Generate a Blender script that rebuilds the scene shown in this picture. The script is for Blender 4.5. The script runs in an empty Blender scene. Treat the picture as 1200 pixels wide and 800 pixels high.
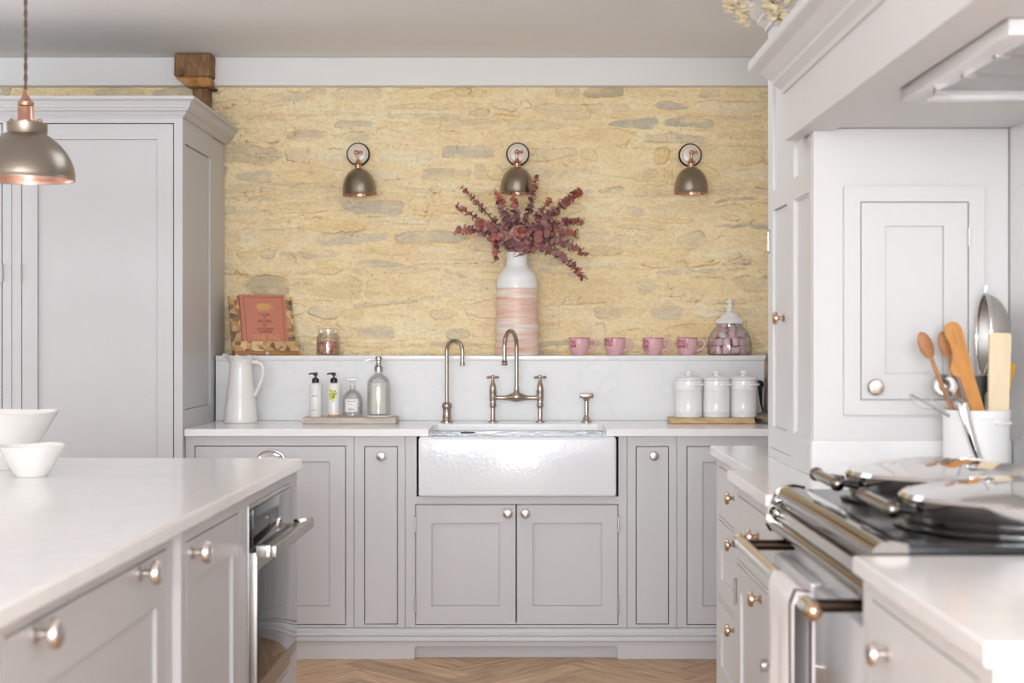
import bpy, bmesh, math, random
import numpy as np
from mathutils import Vector, Matrix, Euler
random.seed(7)
PI = math.pi
S = bpy.context.scene
COL = S.collection

# ------------------------------------------------------------------ camera, world, light, exposure
F = 1740.0                                   # focal length in pixels of the 1200 px wide frame
EYE = 1.30
cam_d = bpy.data.cameras.new('camera'); cam = bpy.data.objects.new('camera', cam_d); COL.objects.link(cam)
cam.location = (0, 0, EYE); cam.rotation_euler = (PI/2, 0, 0)
cam_d.sensor_width = 36; cam_d.lens = F/1200*36
cam_d.shift_x = -12/1200; cam_d.shift_y = -5/1200
cam_d.dof.use_dof = True; cam_d.dof.focus_distance = 6.35; cam_d.dof.aperture_fstop = 4.0
cam_d.clip_start = 0.05
S.camera = cam
S.view_settings.view_transform = 'Standard'; S.view_settings.look = 'None'
S.view_settings.gamma = 1; S.view_settings.use_curve_mapping = False
S.view_settings.exposure = 0.28
w = bpy.data.worlds.new('daylight'); S.world = w; w.use_nodes = True
bg = w.node_tree.nodes['Background']; bg.inputs[0].default_value = (0.86, 0.93, 1, 1); bg.inputs[1].default_value = 1.3

def area(name, loc, rot, sx, sy, power, col=(1, 1, 1)):
    l = bpy.data.lights.new(name, 'AREA'); l.shape = 'RECTANGLE'; l.size = sx; l.size_y = sy
    l.energy = power; l.color = col
    o = bpy.data.objects.new(name, l); COL.objects.link(o); o.location = loc; o.rotation_euler = rot
    return o
# daylight: wide glazing and doors behind the camera, a side window far left, plus an added unseen fill lamp over the sink aisle
DAY = (.912, .956, 1)
area('daylight_glazing', (-.3, -2.34, 1.85), (PI/2, 0, 0), 4.2, 1.0, 165, DAY)
area('daylight_garden_doors', (-.1, -2.335, 1.15), (PI/2, 0, 0), 1.1, 2.1, 64, DAY)
area('daylight_side_window', (-3.50, 5.2, 1.35), (0, -PI/2, 0), 1.8, 1.2, 10, DAY)
area('aisle_fill_light', (-.1, 5.0, 2.63), (0, 0, 0), 1.3, .9, 4, DAY)

# ------------------------------------------------------------------ materials
def lin(c):
    return tuple(((x/255)/12.92 if x/255 <= .04045 else ((x/255+.055)/1.055)**2.4) for x in c)
def mat(name, c, rough=.5, metal=0, var=.04, vscale=6, bump=0, bscale=60, coat=0, stretch=None, rvar=0):
    """painted, stone or metal surface with a little procedural variation"""
    m = bpy.data.materials.new(name); m.use_nodes = True
    nt = m.node_tree; n = nt.nodes; L = nt.links; b = n['Principled BSDF']
    b.inputs['Roughness'].default_value = rough; b.inputs['Metallic'].default_value = metal
    b.inputs['Coat Weight'].default_value = coat
    tc = n.new('ShaderNodeTexCoord'); mp = n.new('ShaderNodeMapping'); L.new(tc.outputs['Object'], mp.inputs[0])
    if stretch: mp.inputs['Scale'].default_value = stretch
    nz = n.new('ShaderNodeTexNoise'); nz.inputs['Scale'].default_value = vscale; nz.inputs['Detail'].default_value = 5
    L.new(mp.outputs[0], nz.inputs['Vector'])
    cr = n.new('ShaderNodeValToRGB'); l = lin(c)
    cr.color_ramp.elements[0].position = .3; cr.color_ramp.elements[1].position = .7
    cr.color_ramp.elements[0].color = (*[x*(1-var) for x in l], 1)
    cr.color_ramp.elements[1].color = (*[min(1, x*(1+var)) for x in l], 1)
    L.new(nz.outputs['Fac'], cr.inputs[0]); L.new(cr.outputs[0], b.inputs['Base Color'])
    if bump:
        nb = n.new('ShaderNodeTexNoise'); nb.inputs['Scale'].default_value = bscale; nb.inputs['Detail'].default_value = 3
        L.new(mp.outputs[0], nb.inputs['Vector'])
        bp = n.new('ShaderNodeBump'); bp.inputs['Strength'].default_value = bump; bp.inputs['Distance'].default_value = .01
        L.new(nb.outputs['Fac'], bp.inputs['Height']); L.new(bp.outputs[0], b.inputs['Normal'])
    return m

def ramp_mat(name, stops, rough, scale=(1, 1, 1), tex='noise', tscale=5, detail=6, dist=0, bump=0, metal=0, coord='Object'):
    """multi-colour procedural (wood, marble, glazes)"""
    m = bpy.data.materials.new(name); m.use_nodes = True
    nt = m.node_tree; n = nt.nodes; L = nt.links; b = n['Principled BSDF']
    b.inputs['Roughness'].default_value = rough; b.inputs['Metallic'].default_value = metal
    tc = n.new('ShaderNodeTexCoord'); mp = n.new('ShaderNodeMapping'); L.new(tc.outputs[coord], mp.inputs[0])
    mp.inputs['Scale'].default_value = scale
    if tex == 'noise':
        t = n.new('ShaderNodeTexNoise'); t.inputs['Scale'].default_value = tscale; t.inputs['Detail'].default_value = detail
        t.inputs['Distortion'].default_value = dist; out = t.outputs['Fac']
    elif tex == 'wave':
        t = n.new('ShaderNodeTexWave'); t.inputs['Scale'].default_value = tscale; t.inputs['Distortion'].default_value = dist
        t.inputs['Detail'].default_value = detail; t.bands_direction = 'Z'; out = t.outputs['Fac']
    else:
        t = n.new('ShaderNodeTexVoronoi'); t.inputs['Scale'].default_value = tscale
        sp = n.new('ShaderNodeSeparateColor'); L.new(t.outputs['Color'], sp.inputs[0]); out = sp.outputs[0]
    L.new(mp.outputs[0], t.inputs['Vector'])
    cr = n.new('ShaderNodeValToRGB'); L.new(out, cr.inputs[0]); e = cr.color_ramp.elements
    while len(e) < len(stops): e.new(.5)
    for k, (p, c) in enumerate(stops):
        e[k].position = p; e[k].color = (*lin(c), 1)
    if tex == 'voronoi': cr.color_ramp.interpolation = 'CONSTANT'
    L.new(cr.outputs[0], b.inputs['Base Color'])
    if bump:
        bp = n.new('ShaderNodeBump'); bp.inputs['Strength'].default_value = bump; bp.inputs['Distance'].default_value = .004
        L.new(out, bp.inputs['Height']); L.new(bp.outputs[0], b.inputs['Normal'])
    return m

def glass(name, tint=(.985, .99, .99), edge=.6):
    """thin clear glass: see-through, with fresnel reflections"""
    m = bpy.data.materials.new(name); m.use_nodes = True
    nt = m.node_tree; n = nt.nodes; L = nt.links; n.remove(n['Principled BSDF'])
    tr = n.new('ShaderNodeBsdfTransparent'); gl = n.new('ShaderNodeBsdfGlossy'); mx = n.new('ShaderNodeMixShader')
    lw = n.new('ShaderNodeLayerWeight'); lw.inputs['Blend'].default_value = .35
    mr = n.new('ShaderNodeMapRange'); mr.inputs['To Min'].default_value = .03; mr.inputs['To Max'].default_value = .75*edge
    cr = n.new('ShaderNodeValToRGB'); cr.color_ramp.elements[0].color = (*tint, 1); cr.color_ramp.elements[1].color = (.90, .92, .92, 1); cr.color_ramp.elements[0].position = .55
    L.new(lw.outputs['Facing'], cr.inputs[0]); L.new(cr.outputs[0], tr.inputs[0])
    gl.inputs['Roughness'].default_value = .02; L.new(lw.outputs['Fresnel'], mr.inputs['Value'])
    L.new(mr.outputs[0], mx.inputs[0]); L.new(tr.outputs[0], mx.inputs[1]); L.new(gl.outputs[0], mx.inputs[2])
    L.new(mx.outputs[0], n['Material Output'].inputs[0])
    return m

def island_mat(name, stops, rough, bump=0, subsurface=0):
    """each loose piece of the mesh takes its own tone (leaves, petals, crystals, planks)"""
    m = bpy.data.materials.new(name); m.use_nodes = True
    nt = m.node_tree; n = nt.nodes; L = nt.links; b = n['Principled BSDF']
    b.inputs['Roughness'].default_value = rough
    g = n.new('ShaderNodeNewGeometry'); cr = n.new('ShaderNodeValToRGB'); e = cr.color_ramp.elements
    while len(e) < len(stops): e.new(.5)
    for k, (p, c) in enumerate(stops):
        e[k].position = p; e[k].color = (*lin(c), 1)
    L.new(g.outputs['Random Per Island'], cr.inputs[0]); L.new(cr.outputs[0], b.inputs['Base Color'])
    return m

M = {}
M['grey'] = mat('grey_cabinet_paint', (201, 199, 200), .42, var=.012, vscale=3)
M['grey_in'] = mat('cabinet_shadow_gap', (150, 144, 142), .6)
M['white_paint'] = mat('white_cabinet_paint', (224, 222, 221), .5, var=.01, vscale=3)
M['ceiling'] = mat('ceiling_paint', (248, 247, 248), .85, var=.02, vscale=2.5)
M['trim'] = mat('trim_paint', (240, 238, 236), .6, var=.012)
M['wall'] = mat('wall_paint', (236, 233, 229), .8, var=.015)
M['quartz'] = ramp_mat('white_quartz', [(.0, (243, 241, 239)), (.47, (243, 241, 240)), (.5, (238, 237, 237)), (.53, (243, 241, 240)), (1, (246, 244, 243))], .16, tscale=2.2, dist=1.2)
M['splash'] = ramp_mat('white_marbled_splash', [(.0, (234, 233, 232)), (.47, (234, 233, 233)), (.5, (229, 229, 229)), (.53, (234, 233, 233)), (1, (236, 235, 235))], .38, tscale=3.2, dist=1.4)
M['fireclay'] = mat('white_fireclay', (233, 234, 237), .06, var=.005, bump=.11, bscale=62, coat=.2)
M['fireclay_in'] = mat('white_fireclay_basin', (238, 238, 240), .12, var=.005)
M['ceramic'] = mat('white_glazed_ceramic', (246, 245, 244), .14, var=.012, vscale=9)
M['stoneware'] = mat('off_white_stoneware', (243, 239, 235), .2, var=.02, vscale=14, bump=.08, bscale=24, stretch=(1, 1, 5))
M['chrome'] = mat('chrome', (225, 222, 220), .07, 1, var=.01)
M['chrome_dark'] = mat('polished_dark_chrome', (128, 122, 116), .1, 1, var=.02)
M['steel'] = mat('brushed_steel', (190, 187, 183), .28, 1, var=.03)
M['nickel'] = mat('brushed_nickel', (176, 160, 149), .24, 1, var=.03)
M['knob_bronze'] = mat('polished_bronze_nickel', (205, 178, 155), .14, 1, var=.03)
M['knob_nickel'] = mat('satin_nickel_knob', (226, 220, 216), .22, 1, var=.02)
M['copper'] = mat('copper', (204, 158, 136), .25, 1, var=.04)
M['copper_pale'] = mat('pale_copper', (232, 190, 172), .3, 1, var=.03)
M['cream'] = mat('cream_ceramic', (230, 219, 204), .25, var=.03)
M['antique'] = mat('antique_bronze', (152, 140, 124), .3, 1, var=.05)
M['antique_dark'] = mat('dark_bronze_edge', (62, 50, 42), .35, 1)
M['pewter'] = mat('pewter_shade', (158, 148, 137), .32, 1, var=.04, vscale=4)
M['black'] = mat('black_plastic', (26, 26, 28), .35)
M['enamel_black'] = mat('black_enamel', (14, 14, 16), .22)
M['enamel_black'].node_tree.nodes['Principled BSDF'].inputs['Specular IOR Level'].default_value = .22
M['steel_soft'] = mat('soft_steel', (190, 187, 183), .45, 1, var=.03)
M['enamel_white'] = mat('white_enamel', (232, 231, 232), .14, var=.008)
M['dark_glass'] = mat('oven_glass', (22, 22, 24), .03)
M['panel_steel'] = mat('oven_steel', (176, 173, 170), .34, 1)
M['oak'] = ramp_mat('oak_board', [(.25, (168, 128, 90)), (.5, (205, 170, 126)), (.75, (226, 196, 156))], .5, (2, 12, 12), tscale=6, detail=6, bump=.1)
M['pale_wood'] = ramp_mat('limed_wood_board', [(.25, (176, 160, 146)), (.55, (208, 196, 184)), (.62, (212, 200, 188)), (.8, (190, 140, 90))], .6, (2, 10, 10), tscale=5, detail=6, bump=.15)
M['old_timber'] = ramp_mat('old_timber', [(.25, (84, 60, 42)), (.5, (134, 98, 66)), (.75, (170, 130, 92))], .75, (6, 6, 1.6), tscale=7, detail=8, dist=.5, bump=.5)
M['cut_timber'] = ramp_mat('cut_timber', [(.25, (150, 98, 50)), (.5, (192, 136, 76)), (.75, (214, 160, 98))], .7, (5, 5, 2), tscale=6, detail=8, dist=.5, bump=.4)
M['mosaic'] = ramp_mat('patchwork_wood', [(0, (118, 90, 66)), (.12, (204, 164, 112)), (.34, (172, 128, 84)), (.48, (226, 190, 140)), (.66, (190, 146, 92)), (.9, (146, 118, 94))], .5, (1, 1, 1.1), 'voronoi', 44)
M['stand_wood'] = ramp_mat('stand_edge_wood', [(.25, (140, 94, 48)), (.75, (186, 136, 78))], .5, (3, 12, 12), tscale=6)
M['book'] = mat('terracotta_book_cloth', (204, 132, 108), .7, var=.03, vscale=30)
M['book_line'] = mat('brown_foil', (128, 66, 48), .6)
M['gold'] = mat('gold_foil', (222, 168, 104), .45, .25)
M['ink'] = mat('dark_brown_print', (122, 62, 48), .7)
M['paper'] = mat('page_edges', (236, 226, 210), .8)
M['glass'] = glass('clear_glass')
M['soap'] = mat('cream_liquid_soap', (232, 227, 214), .15)
M['label'] = mat('white_label', (242, 241, 238), .5)
M['bottle_white'] = mat('white_bottle_plastic', (242, 239, 236), .3)
M['cork'] = mat('amber_base_band', (206, 158, 112), .5)
M['print_grey'] = mat('grey_print', (120, 112, 108), .6)
M['lime'] = mat('lime_print', (208, 212, 70), .6, var=.3, vscale=120)
M['leaf_green'] = mat('dark_green_print', (104, 116, 52), .6)
M['pink'] = mat('pink_glaze', (228, 180, 183), .09, var=.03, vscale=20)
M['pink_dark'] = ramp_mat('rose_transfer_print', [(.40, (222, 168, 174)), (.54, (178, 104, 122)), (.7, (160, 86, 108))], .2, tscale=130, detail=2)
M['sweet_pink'] = mat('pink_sweet', (236, 190, 196), .45, var=.08, vscale=60)
M['sweet_white'] = mat('pale_sweet_end', (226, 216, 214), .5)
M['sweet_dark'] = mat('mauve_sweet', (150, 92, 104), .45, var=.1, vscale=60)
M['salt'] = island_mat('pink_salt_crystals', [(0, (196, 110, 90)), (.4, (224, 150, 128)), (.7, (238, 186, 166)), (1, (206, 126, 104))], .4)
M['leaf'] = island_mat('burgundy_leaves', [(0, (124, 90, 92)), (.35, (160, 114, 112)), (.7, (188, 136, 132)), (1, (202, 152, 142))], .6)
M['leaf_tip'] = island_mat('rust_leaves', [(0, (166, 90, 74)), (.5, (190, 112, 94)), (1, (178, 108, 98))], .6)
M['twig'] = mat('brown_twig', (110, 76, 62), .7)
M['petal'] = island_mat('cream_petals', [(0, (248, 226, 184)), (.5, (252, 240, 214)), (1, (254, 248, 236))], .7)
M['cord_fabric'] = mat('braided_brown_cord', (112, 92, 80), .8, var=.25, vscale=300)
M['towel'] = mat('white_tea_towel', (236, 231, 229), .9, var=.02, bump=.25, bscale=500)
M['towel_stripe'] = mat('plum_stripe', (118, 84, 100), .9)
M['wood_spoon'] = ramp_mat('spoon_wood', [(.25, (166, 108, 66)), (.75, (196, 138, 90))], .5, (8, 8, 2), tscale=6)
M['wood_orange'] = ramp_mat('spatula_wood', [(.25, (196, 128, 58)), (.75, (222, 158, 84))], .45, (8, 8, 2), tscale=6)
M['wood_cream'] = ramp_mat('pale_beech', [(.25, (232, 208, 170)), (.75, (244, 226, 194))], .5, (8, 8, 2), tscale=6)
M['wood_dark'] = mat('dark_brown_wood', (96, 70, 54), .5)
M['mustard'] = mat('mustard_silicone', (214, 164, 50), .5)
M['filter'] = ramp_mat('hood_filter_mesh', [(.3, (168, 166, 165)), (.7, (196, 194, 192))], .35, (1, 14, 1), tscale=12, metal=.5)
M['socket'] = mat('white_socket', (240, 240, 240), .3)

# vase glaze: white shoulder over brushed peach bands
def vase_mat():
    m = bpy.data.materials.new('banded_peach_glaze'); m.use_nodes = True
    nt = m.node_tree; n = nt.nodes; L = nt.links; b = n['Principled BSDF']; b.inputs['Roughness'].default_value = .42
    tc = n.new('ShaderNodeTexCoord'); mp = n.new('ShaderNodeMapping'); L.new(tc.outputs['Object'], mp.inputs[0])
    mp.inputs['Scale'].default_value = (2.2, 2.2, 26); mp.inputs['Rotation'].default_value = (.06, .05, 0)
    nz = n.new('ShaderNodeTexNoise'); nz.inputs['Scale'].default_value = 1.7; nz.inputs['Detail'].default_value = 5; nz.inputs['Roughness'].default_value = .62
    L.new(mp.outputs[0], nz.inputs['Vector'])
    cr = n.new('ShaderNodeValToRGB'); L.new(nz.outputs['Fac'], cr.inputs[0]); e = cr.color_ramp.elements
    e.new(.45); e.new(.55)
    for k, (p, c) in enumerate([(.34, (226, 176, 150)), (.44, (236, 198, 178)), (.54, (240, 216, 203)), (.64, (244, 234, 228))]):
        e[k].position = p; e[k].color = (*lin(c), 1)
    L.new(cr.outputs[0], b.inputs['Base Color'])
    return m
M['vase_bands'] = vase_mat()

# stone wall: colour of every stone is carried by the mesh, speckle and grit by the shader
def stone_mat():
    m = bpy.data.materials.new('limestone_rubble'); m.use_nodes = True
    nt = m.node_tree; n = nt.nodes; L = nt.links; b = n['Principled BSDF']; b.inputs['Roughness'].default_value = .92
    a = n.new('ShaderNodeVertexColor'); a.layer_name = 'stone'
    tc = n.new('ShaderNodeTexCoord')
    mp = n.new('ShaderNodeMapping'); mp.inputs['Scale'].default_value = (1, 1, 1.7); L.new(tc.outputs['Object'], mp.inputs[0])
    nz = n.new('ShaderNodeTexNoise'); nz.inputs['Scale'].default_value = 55; nz.inputs['Detail'].default_value = 8; nz.inputs['Roughness'].default_value = .7
    L.new(mp.outputs[0], nz.inputs['Vector'])
    cr = n.new('ShaderNodeValToRGB'); L.new(nz.outputs['Fac'], cr.inputs[0])
    cr.color_ramp.elements[0].position = .32; cr.color_ramp.elements[0].color = (.87, .83, .77, 1)
    cr.color_ramp.elements[1].position = .62; cr.color_ramp.elements[1].color = (1.06, 1.06, 1.06, 1)
    mx = n.new('ShaderNodeMix'); mx.data_type = 'RGBA'; mx.blend_type = 'MULTIPLY'; mx.inputs['Factor'].default_value = 1
    L.new(a.outputs['Color'], mx.inputs['A']); L.new(cr.outputs[0], mx.inputs['B'])
    # small dark pits and rusty flecks
    vo = n.new('ShaderNodeTexNoise'); vo.inputs['Scale'].default_value = 95; vo.inputs['Detail'].default_value = 2
    L.new(tc.outputs['Object'], vo.inputs['Vector'])
    c2 = n.new('ShaderNodeValToRGB'); L.new(vo.outputs['Fac'], c2.inputs[0])
    c2.color_ramp.elements[0].position = .24; c2.color_ramp.elements[0].color = (.48, .36, .24, 1)
    c2.color_ramp.elements[1].position = .33; c2.color_ramp.elements[1].color = (1, 1, 1, 1)
    m2 = n.new('ShaderNodeMix'); m2.data_type = 'RGBA'; m2.blend_type = 'MULTIPLY'; m2.inputs['Factor'].default_value = .8
    L.new(mx.outputs['Result'], m2.inputs['A']); L.new(c2.outputs[0], m2.inputs['B'])
    L.new(m2.outputs['Result'], b.inputs['Base Color'])
    nb = n.new('ShaderNodeTexNoise'); nb.inputs['Scale'].default_value = 130; nb.inputs['Detail'].default_value = 6
    L.new(tc.outputs['Object'], nb.inputs['Vector'])
    bp = n.new('ShaderNodeBump'); bp.inputs['Strength'].default_value = .65; bp.inputs['Distance'].default_value = .007
    L.new(nb.outputs['Fac'], bp.inputs['Height']); L.new(bp.outputs[0], b.inputs['Normal'])
    return m
M['stone'] = stone_mat()

def floor_mat():
    m = bpy.data.materials.new('herringbone_oak'); m.use_nodes = True
    nt = m.node_tree; n = nt.nodes; L = nt.links; b = n['Principled BSDF']; b.inputs['Roughness'].default_value = .45
    uv = n.new('ShaderNodeUVMap'); uv.uv_map = 'plank'
    mp = n.new('ShaderNodeMapping'); mp.inputs['Scale'].default_value = (2.2, 22, 1); L.new(uv.outputs[0], mp.inputs[0])
    nz = n.new('ShaderNodeTexNoise'); nz.inputs['Scale'].default_value = 2.2; nz.inputs['Detail'].default_value = 7; nz.inputs['Distortion'].default_value = .8
    L.new(mp.outputs[0], nz.inputs['Vector'])
    cr = n.new('ShaderNodeValToRGB'); L.new(nz.outputs['Fac'], cr.inputs[0]); e = cr.color_ramp.elements; e.new(.5)
    for k, (p, c) in enumerate([(.25, (158, 118, 86)), (.5, (206, 167, 129)), (.75, (228, 196, 160))]):
        e[k].position = p; e[k].color = (*lin(c), 1)
    g = n.new('ShaderNodeNewGeometry'); c2 = n.new('ShaderNodeValToRGB'); L.new(g.outputs['Random Per Island'], c2.inputs[0])
    c2.color_ramp.elements[0].color = (.66, .63, .60, 1); c2.color_ramp.elements[1].color = (1.0, 1.0, 1, 1)
    mx = n.new('ShaderNodeMix'); mx.data_type = 'RGBA'; mx.blend_type = 'MULTIPLY'; mx.inputs['Factor'].default_value = 1
    L.new(cr.outputs[0], mx.inputs['A']); L.new(c2.outputs[0], mx.inputs['B']); L.new(mx.outputs['Result'], b.inputs['Base Color'])
    return m
M['floor'] = floor_mat()

# ------------------------------------------------------------------ mesh helpers
class MB:
    def __init__(s): s.v = []; s.f = []
    def add(s, v, f, m=None):
        o = len(s.v)
        s.v += [tuple(m @ Vector(p)) if m else tuple(p) for p in v]
        s.f += [tuple(i+o for i in q) for q in f]
        return s
    def box(s, x0, x1, y0, y1, z0, z1, b=0, m=None):
        if b <= 0:
            v = [(x, y, z) for z in (z0, z1) for y in (y0, y1) for x in (x0, x1)]
            return s.add(v, [(0, 2, 3, 1), (4, 5, 7, 6), (0, 1, 5, 4), (2, 6, 7, 3), (0, 4, 6, 2), (1, 3, 7, 5)], m)
        bm = bmesh.new(); bmesh.ops.create_cube(bm, size=1)
        for q in bm.verts: q.co = ((x0+x1)/2+q.co.x*(x1-x0), (y0+y1)/2+q.co.y*(y1-y0), (z0+z1)/2+q.co.z*(z1-z0))
        bmesh.ops.bevel(bm, geom=bm.edges[:], offset=b, segments=2, affect='EDGES', profile=.6)
        bm.verts.index_update(); v = [tuple(q.co) for q in bm.verts]; f = [[q.index for q in fa.verts] for fa in bm.faces]
        bm.free(); return s.add(v, f, m)
    def lathe(s, prof, n=32, m=None, wob=None):
        v = []; rings = []
        for r, z in prof:
            if r < 1e-6: rings.append([len(v)]); v.append((0, 0, z))
            else:
                ring = []
                for k in range(n):
                    a = 2*PI*k/n; rr, zz = (r, z) if not wob else wob(r, z, a)
                    ring.append(len(v)); v.append((rr*math.cos(a), rr*math.sin(a), zz))
                rings.append(ring)
        f = []
        for A, B in zip(rings, rings[1:]):
            for k in range(n):
                j = (k+1) % n
                if len(A) == 1 and len(B) == 1: continue
                if len(A) == 1: f.append((A[0], B[j], B[k]))
                elif len(B) == 1: f.append((A[k], A[j], B[0]))
                else: f.append((A[k], A[j], B[j], B[k]))
        return s.add(v, f, m)
    def tube(s, pts, r, n=10, cap=True, m=None):
        P = [Vector(p) for p in pts]; R = r if isinstance(r, (list, tuple)) else [r]*len(P)
        v = []; f = []; up = None
        for i, p in enumerate(P):
            t = (P[min(i+1, len(P)-1)]-P[max(i-1, 0)]).normalized()
            if up is None:
                up = Vector((0, 0, 1)) if abs(t.z) < .9 else Vector((1, 0, 0))
            u = (up-t*up.dot(t)).normalized(); up = u; q = t.cross(u)
            for k in range(n):
                a = 2*PI*k/n; v.append(tuple(p+(u*math.cos(a)+q*math.sin(a))*R[i]))
        for i in range(len(P)-1):
            for k in range(n):
                j = (k+1) % n; f.append((i*n+k, i*n+j, (i+1)*n+j, (i+1)*n+k))
        if cap:
            f.append(tuple(range(n))[::-1]); f.append(tuple((len(P)-1)*n+k for k in range(n)))
        return s.add(v, f, m)
    def prism(s, poly, h0, h1, axis='z', m=None):
        n = len(poly)
        def pt(a, b, h): return {'z': (a, b, h), 'y': (a, h, b), 'x': (h, a, b)}[axis]
        v = [pt(a, b, h0) for a, b in poly]+[pt(a, b, h1) for a, b in poly]
        f = [tuple(range(n))[::-1], tuple(range(n, 2*n))]+[(k, (k+1) % n, n+(k+1) % n, n+k) for k in range(n)]
        return s.add(v, f, m)
    def relief(s, x0, x1, z0, z1, rects, t, m=None):
        """slab facing -y with nested recesses (x0,x1,z0,z1,depth); depth None = opening"""
        xs = sorted({x0, x1, *[c for r in rects for c in r[:2]]}); zs = sorted({z0, z1, *[c for r in rects for c in r[2:4]]})
        def d(i, j):
            if i < 0 or j < 0 or i >= len(xs)-1 or j >= len(zs)-1: return t
            cx = (xs[i]+xs[i+1])/2; cz = (zs[j]+zs[j+1])/2; r_ = 0
            for a, b, c, e, dep in rects:
                if a < cx < b and c < cz < e: r_ = dep
            return t if r_ is None else r_
        v = []; f = []
        def quad(*p):
            o = len(v); v.extend(p); f.append((o, o+1, o+2, o+3))
        for i in range(-1, len(xs)-1):
            for j in range(-1, len(zs)-1):
                di = d(i, j)
                if i >= 0 and j >= 0 and di < t:
                    quad((xs[i], di, zs[j]), (xs[i+1], di, zs[j]), (xs[i+1], di, zs[j+1]), (xs[i], di, zs[j+1]))
                if j >= 0:
                    dr = d(i+1, j)
                    if dr != di: quad((xs[i+1], di, zs[j]), (xs[i+1], dr, zs[j]), (xs[i+1], dr, zs[j+1]), (xs[i+1], di, zs[j+1]))
                if i >= 0:
                    du = d(i, j+1)
                    if du != di: quad((xs[i], di, zs[j+1]), (xs[i+1], di, zs[j+1]), (xs[i+1], du, zs[j+1]), (xs[i], du, zs[j+1]))
        return s.add(v, f, m)
    def sweep(s, path, prof, m=None):
        """mitred moulding: path of (x,y), prof closed polygon of (out,z); out is to the right of travel"""
        P = [Vector(p) for p in path]; n = len(prof); v = []
        for i, p in enumerate(P):
            ds = []
            if i > 0: ds.append((P[i]-P[i-1]).normalized())
            if i < len(P)-1: ds.append((P[i+1]-P[i]).normalized())
            ns = [Vector((q.y, -q.x)) for q in ds]; mm = sum(ns, Vector((0, 0))); mm = mm/mm.dot(ns[0]) if mm.length else ns[0]
            for o, z in prof: v.append((p.x+mm.x*o, p.y+mm.y*o, z))
        f = [tuple(range(n)), tuple(range((len(P)-1)*n, len(P)*n))[::-1]]
        for i in range(len(P)-1):
            for k in range(n):
                j = (k+1) % n; f.append((i*n+k, i*n+j, (i+1)*n+j, (i+1)*n+k))
        return s.add(v, f, m)
    def ball(s, c, r, n=12, sc=(1, 1, 1)):
        prof = [(r*math.sin(PI*k/(n//2)), -r*math.cos(PI*k/(n//2))) for k in range(n//2+1)]
        prof[0] = (0, -r); prof[-1] = (0, r)
        return s.lathe(prof, n, Matrix.Translation(c) @ Matrix.Diagonal((*sc, 1)))
    def build(s, name, m, parent=None, loc=(0, 0, 0), rot=(0, 0, 0), angle=35):
        me = bpy.data.meshes.new(name); me.from_pydata(s.v, [], s.f)
        bm = bmesh.new(); bm.from_mesh(me); bmesh.ops.recalc_face_normals(bm, faces=bm.faces[:]); bm.to_mesh(me); bm.free()
        if angle: 
            me.shade_smooth(); me.set_sharp_from_angle(angle=math.radians(angle))
        me.materials.append(m)
        o = bpy.data.objects.new(name, me); COL.objects.link(o); o.location = loc; o.rotation_euler = rot
        if parent: o.parent = parent
        return o

def tag(o, label, cat, group=None, kind=None):
    o['label'] = label; o['category'] = cat
    if group: o['group'] = group
    if kind: o['kind'] = kind
    return o
def thing(name, label, cat, loc=(0, 0, 0), rz=0, group=None, rot=None):
    o = bpy.data.objects.new(name, None); COL.objects.link(o); o.empty_display_size = .1
    o.location = loc; o.rotation_euler = rot or (0, 0, rz)
    return tag(o, label, cat, group)
def struct(name, mb, m, label, cat):
    o = mb.build(name, m); return tag(o, label, cat, kind='structure')
def T(*p): return Matrix.Translation(p)
def RX(a): return Matrix.Rotation(a, 4, 'X')
def RY(a): return Matrix.Rotation(a, 4, 'Y')
def RZ(a): return Matrix.Rotation(a, 4, 'Z')
def X_(px, Y): return (px-612)*Y/F          # world X / Z of a photo measurement taken at distance Y
def Z_(py, Y): return EYE+(395-py)*Y/F
def bez(p0, p1, p2, n):
    p0, p1, p2 = Vector(p0), Vector(p1), Vector(p2)
    return [p0*(1-t)**2+p1*2*t*(1-t)+p2*t*t for t in [k/(n-1) for k in range(n)]]

# ------------------------------------------------------------------ the setting
CEIL = 2.586
def herringbone(x0, x1, y0, y1):
    n = 5; W = .125; c = math.cos(PI/4); v = []; f = []; uv = []
    N = int(max(x1-x0, y1-y0)/W)+8
    cx, cy = (x0+x1)/2, (y0+y1)/2
    g = .006
    def plank(a0, b0, a1, b1, hor):
        m = ((a0+a1)/2*W, (b0+b1)/2*W); wx = cx+(m[0]-m[1])*c; wy = cy+(m[0]+m[1])*c
        if not (x0-.1 < wx < x1+.1 and y0-.1 < wy < y1+.1): return
        o = len(v); ro = random.random()*40; rv = random.random()*40
        for a, b in ((a0+g, b0+g), (a1-g, b0+g), (a1-g, b1-g), (a0+g, b1-g)):
            v.append((cx+(a-b)*W*c, cy+(a+b)*W*c, 0))
            uv.append(((a*W+ro, b*W+rv) if hor else (b*W+ro, a*W+rv)))
        f.append((o, o+1, o+2, o+3))
    for y in range(-N, N):
        for x in range(-N, N):
            if (x-y) % (2*n) == 0: plank(x, y, x+n, y+1, True)
            if (x-y) % (2*n) == n: plank(x, y-n+1, x+1, y+1, False)
    me = bpy.data.meshes.new('floor'); me.from_pydata(v, [], f)
    ul = me.uv_layers.new(name='plank')
    for k, p in enumerate(uv): ul.data[k].uv = p
    me.materials.append(M['floor'])
    o = bpy.data.objects.new('floor', me); COL.objects.link(o)
    mb = MB().box(x0-.2, x1+.2, y0-.2, y1+.2, -.06, -.0015); sub = mb.build('floor_base', M['wood_dark'], o)
    return tag(o, 'oak herringbone parquet floor', 'floor', kind='structure')
herringbone(-3.45, 1.32, -2.2, 6.95)
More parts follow.
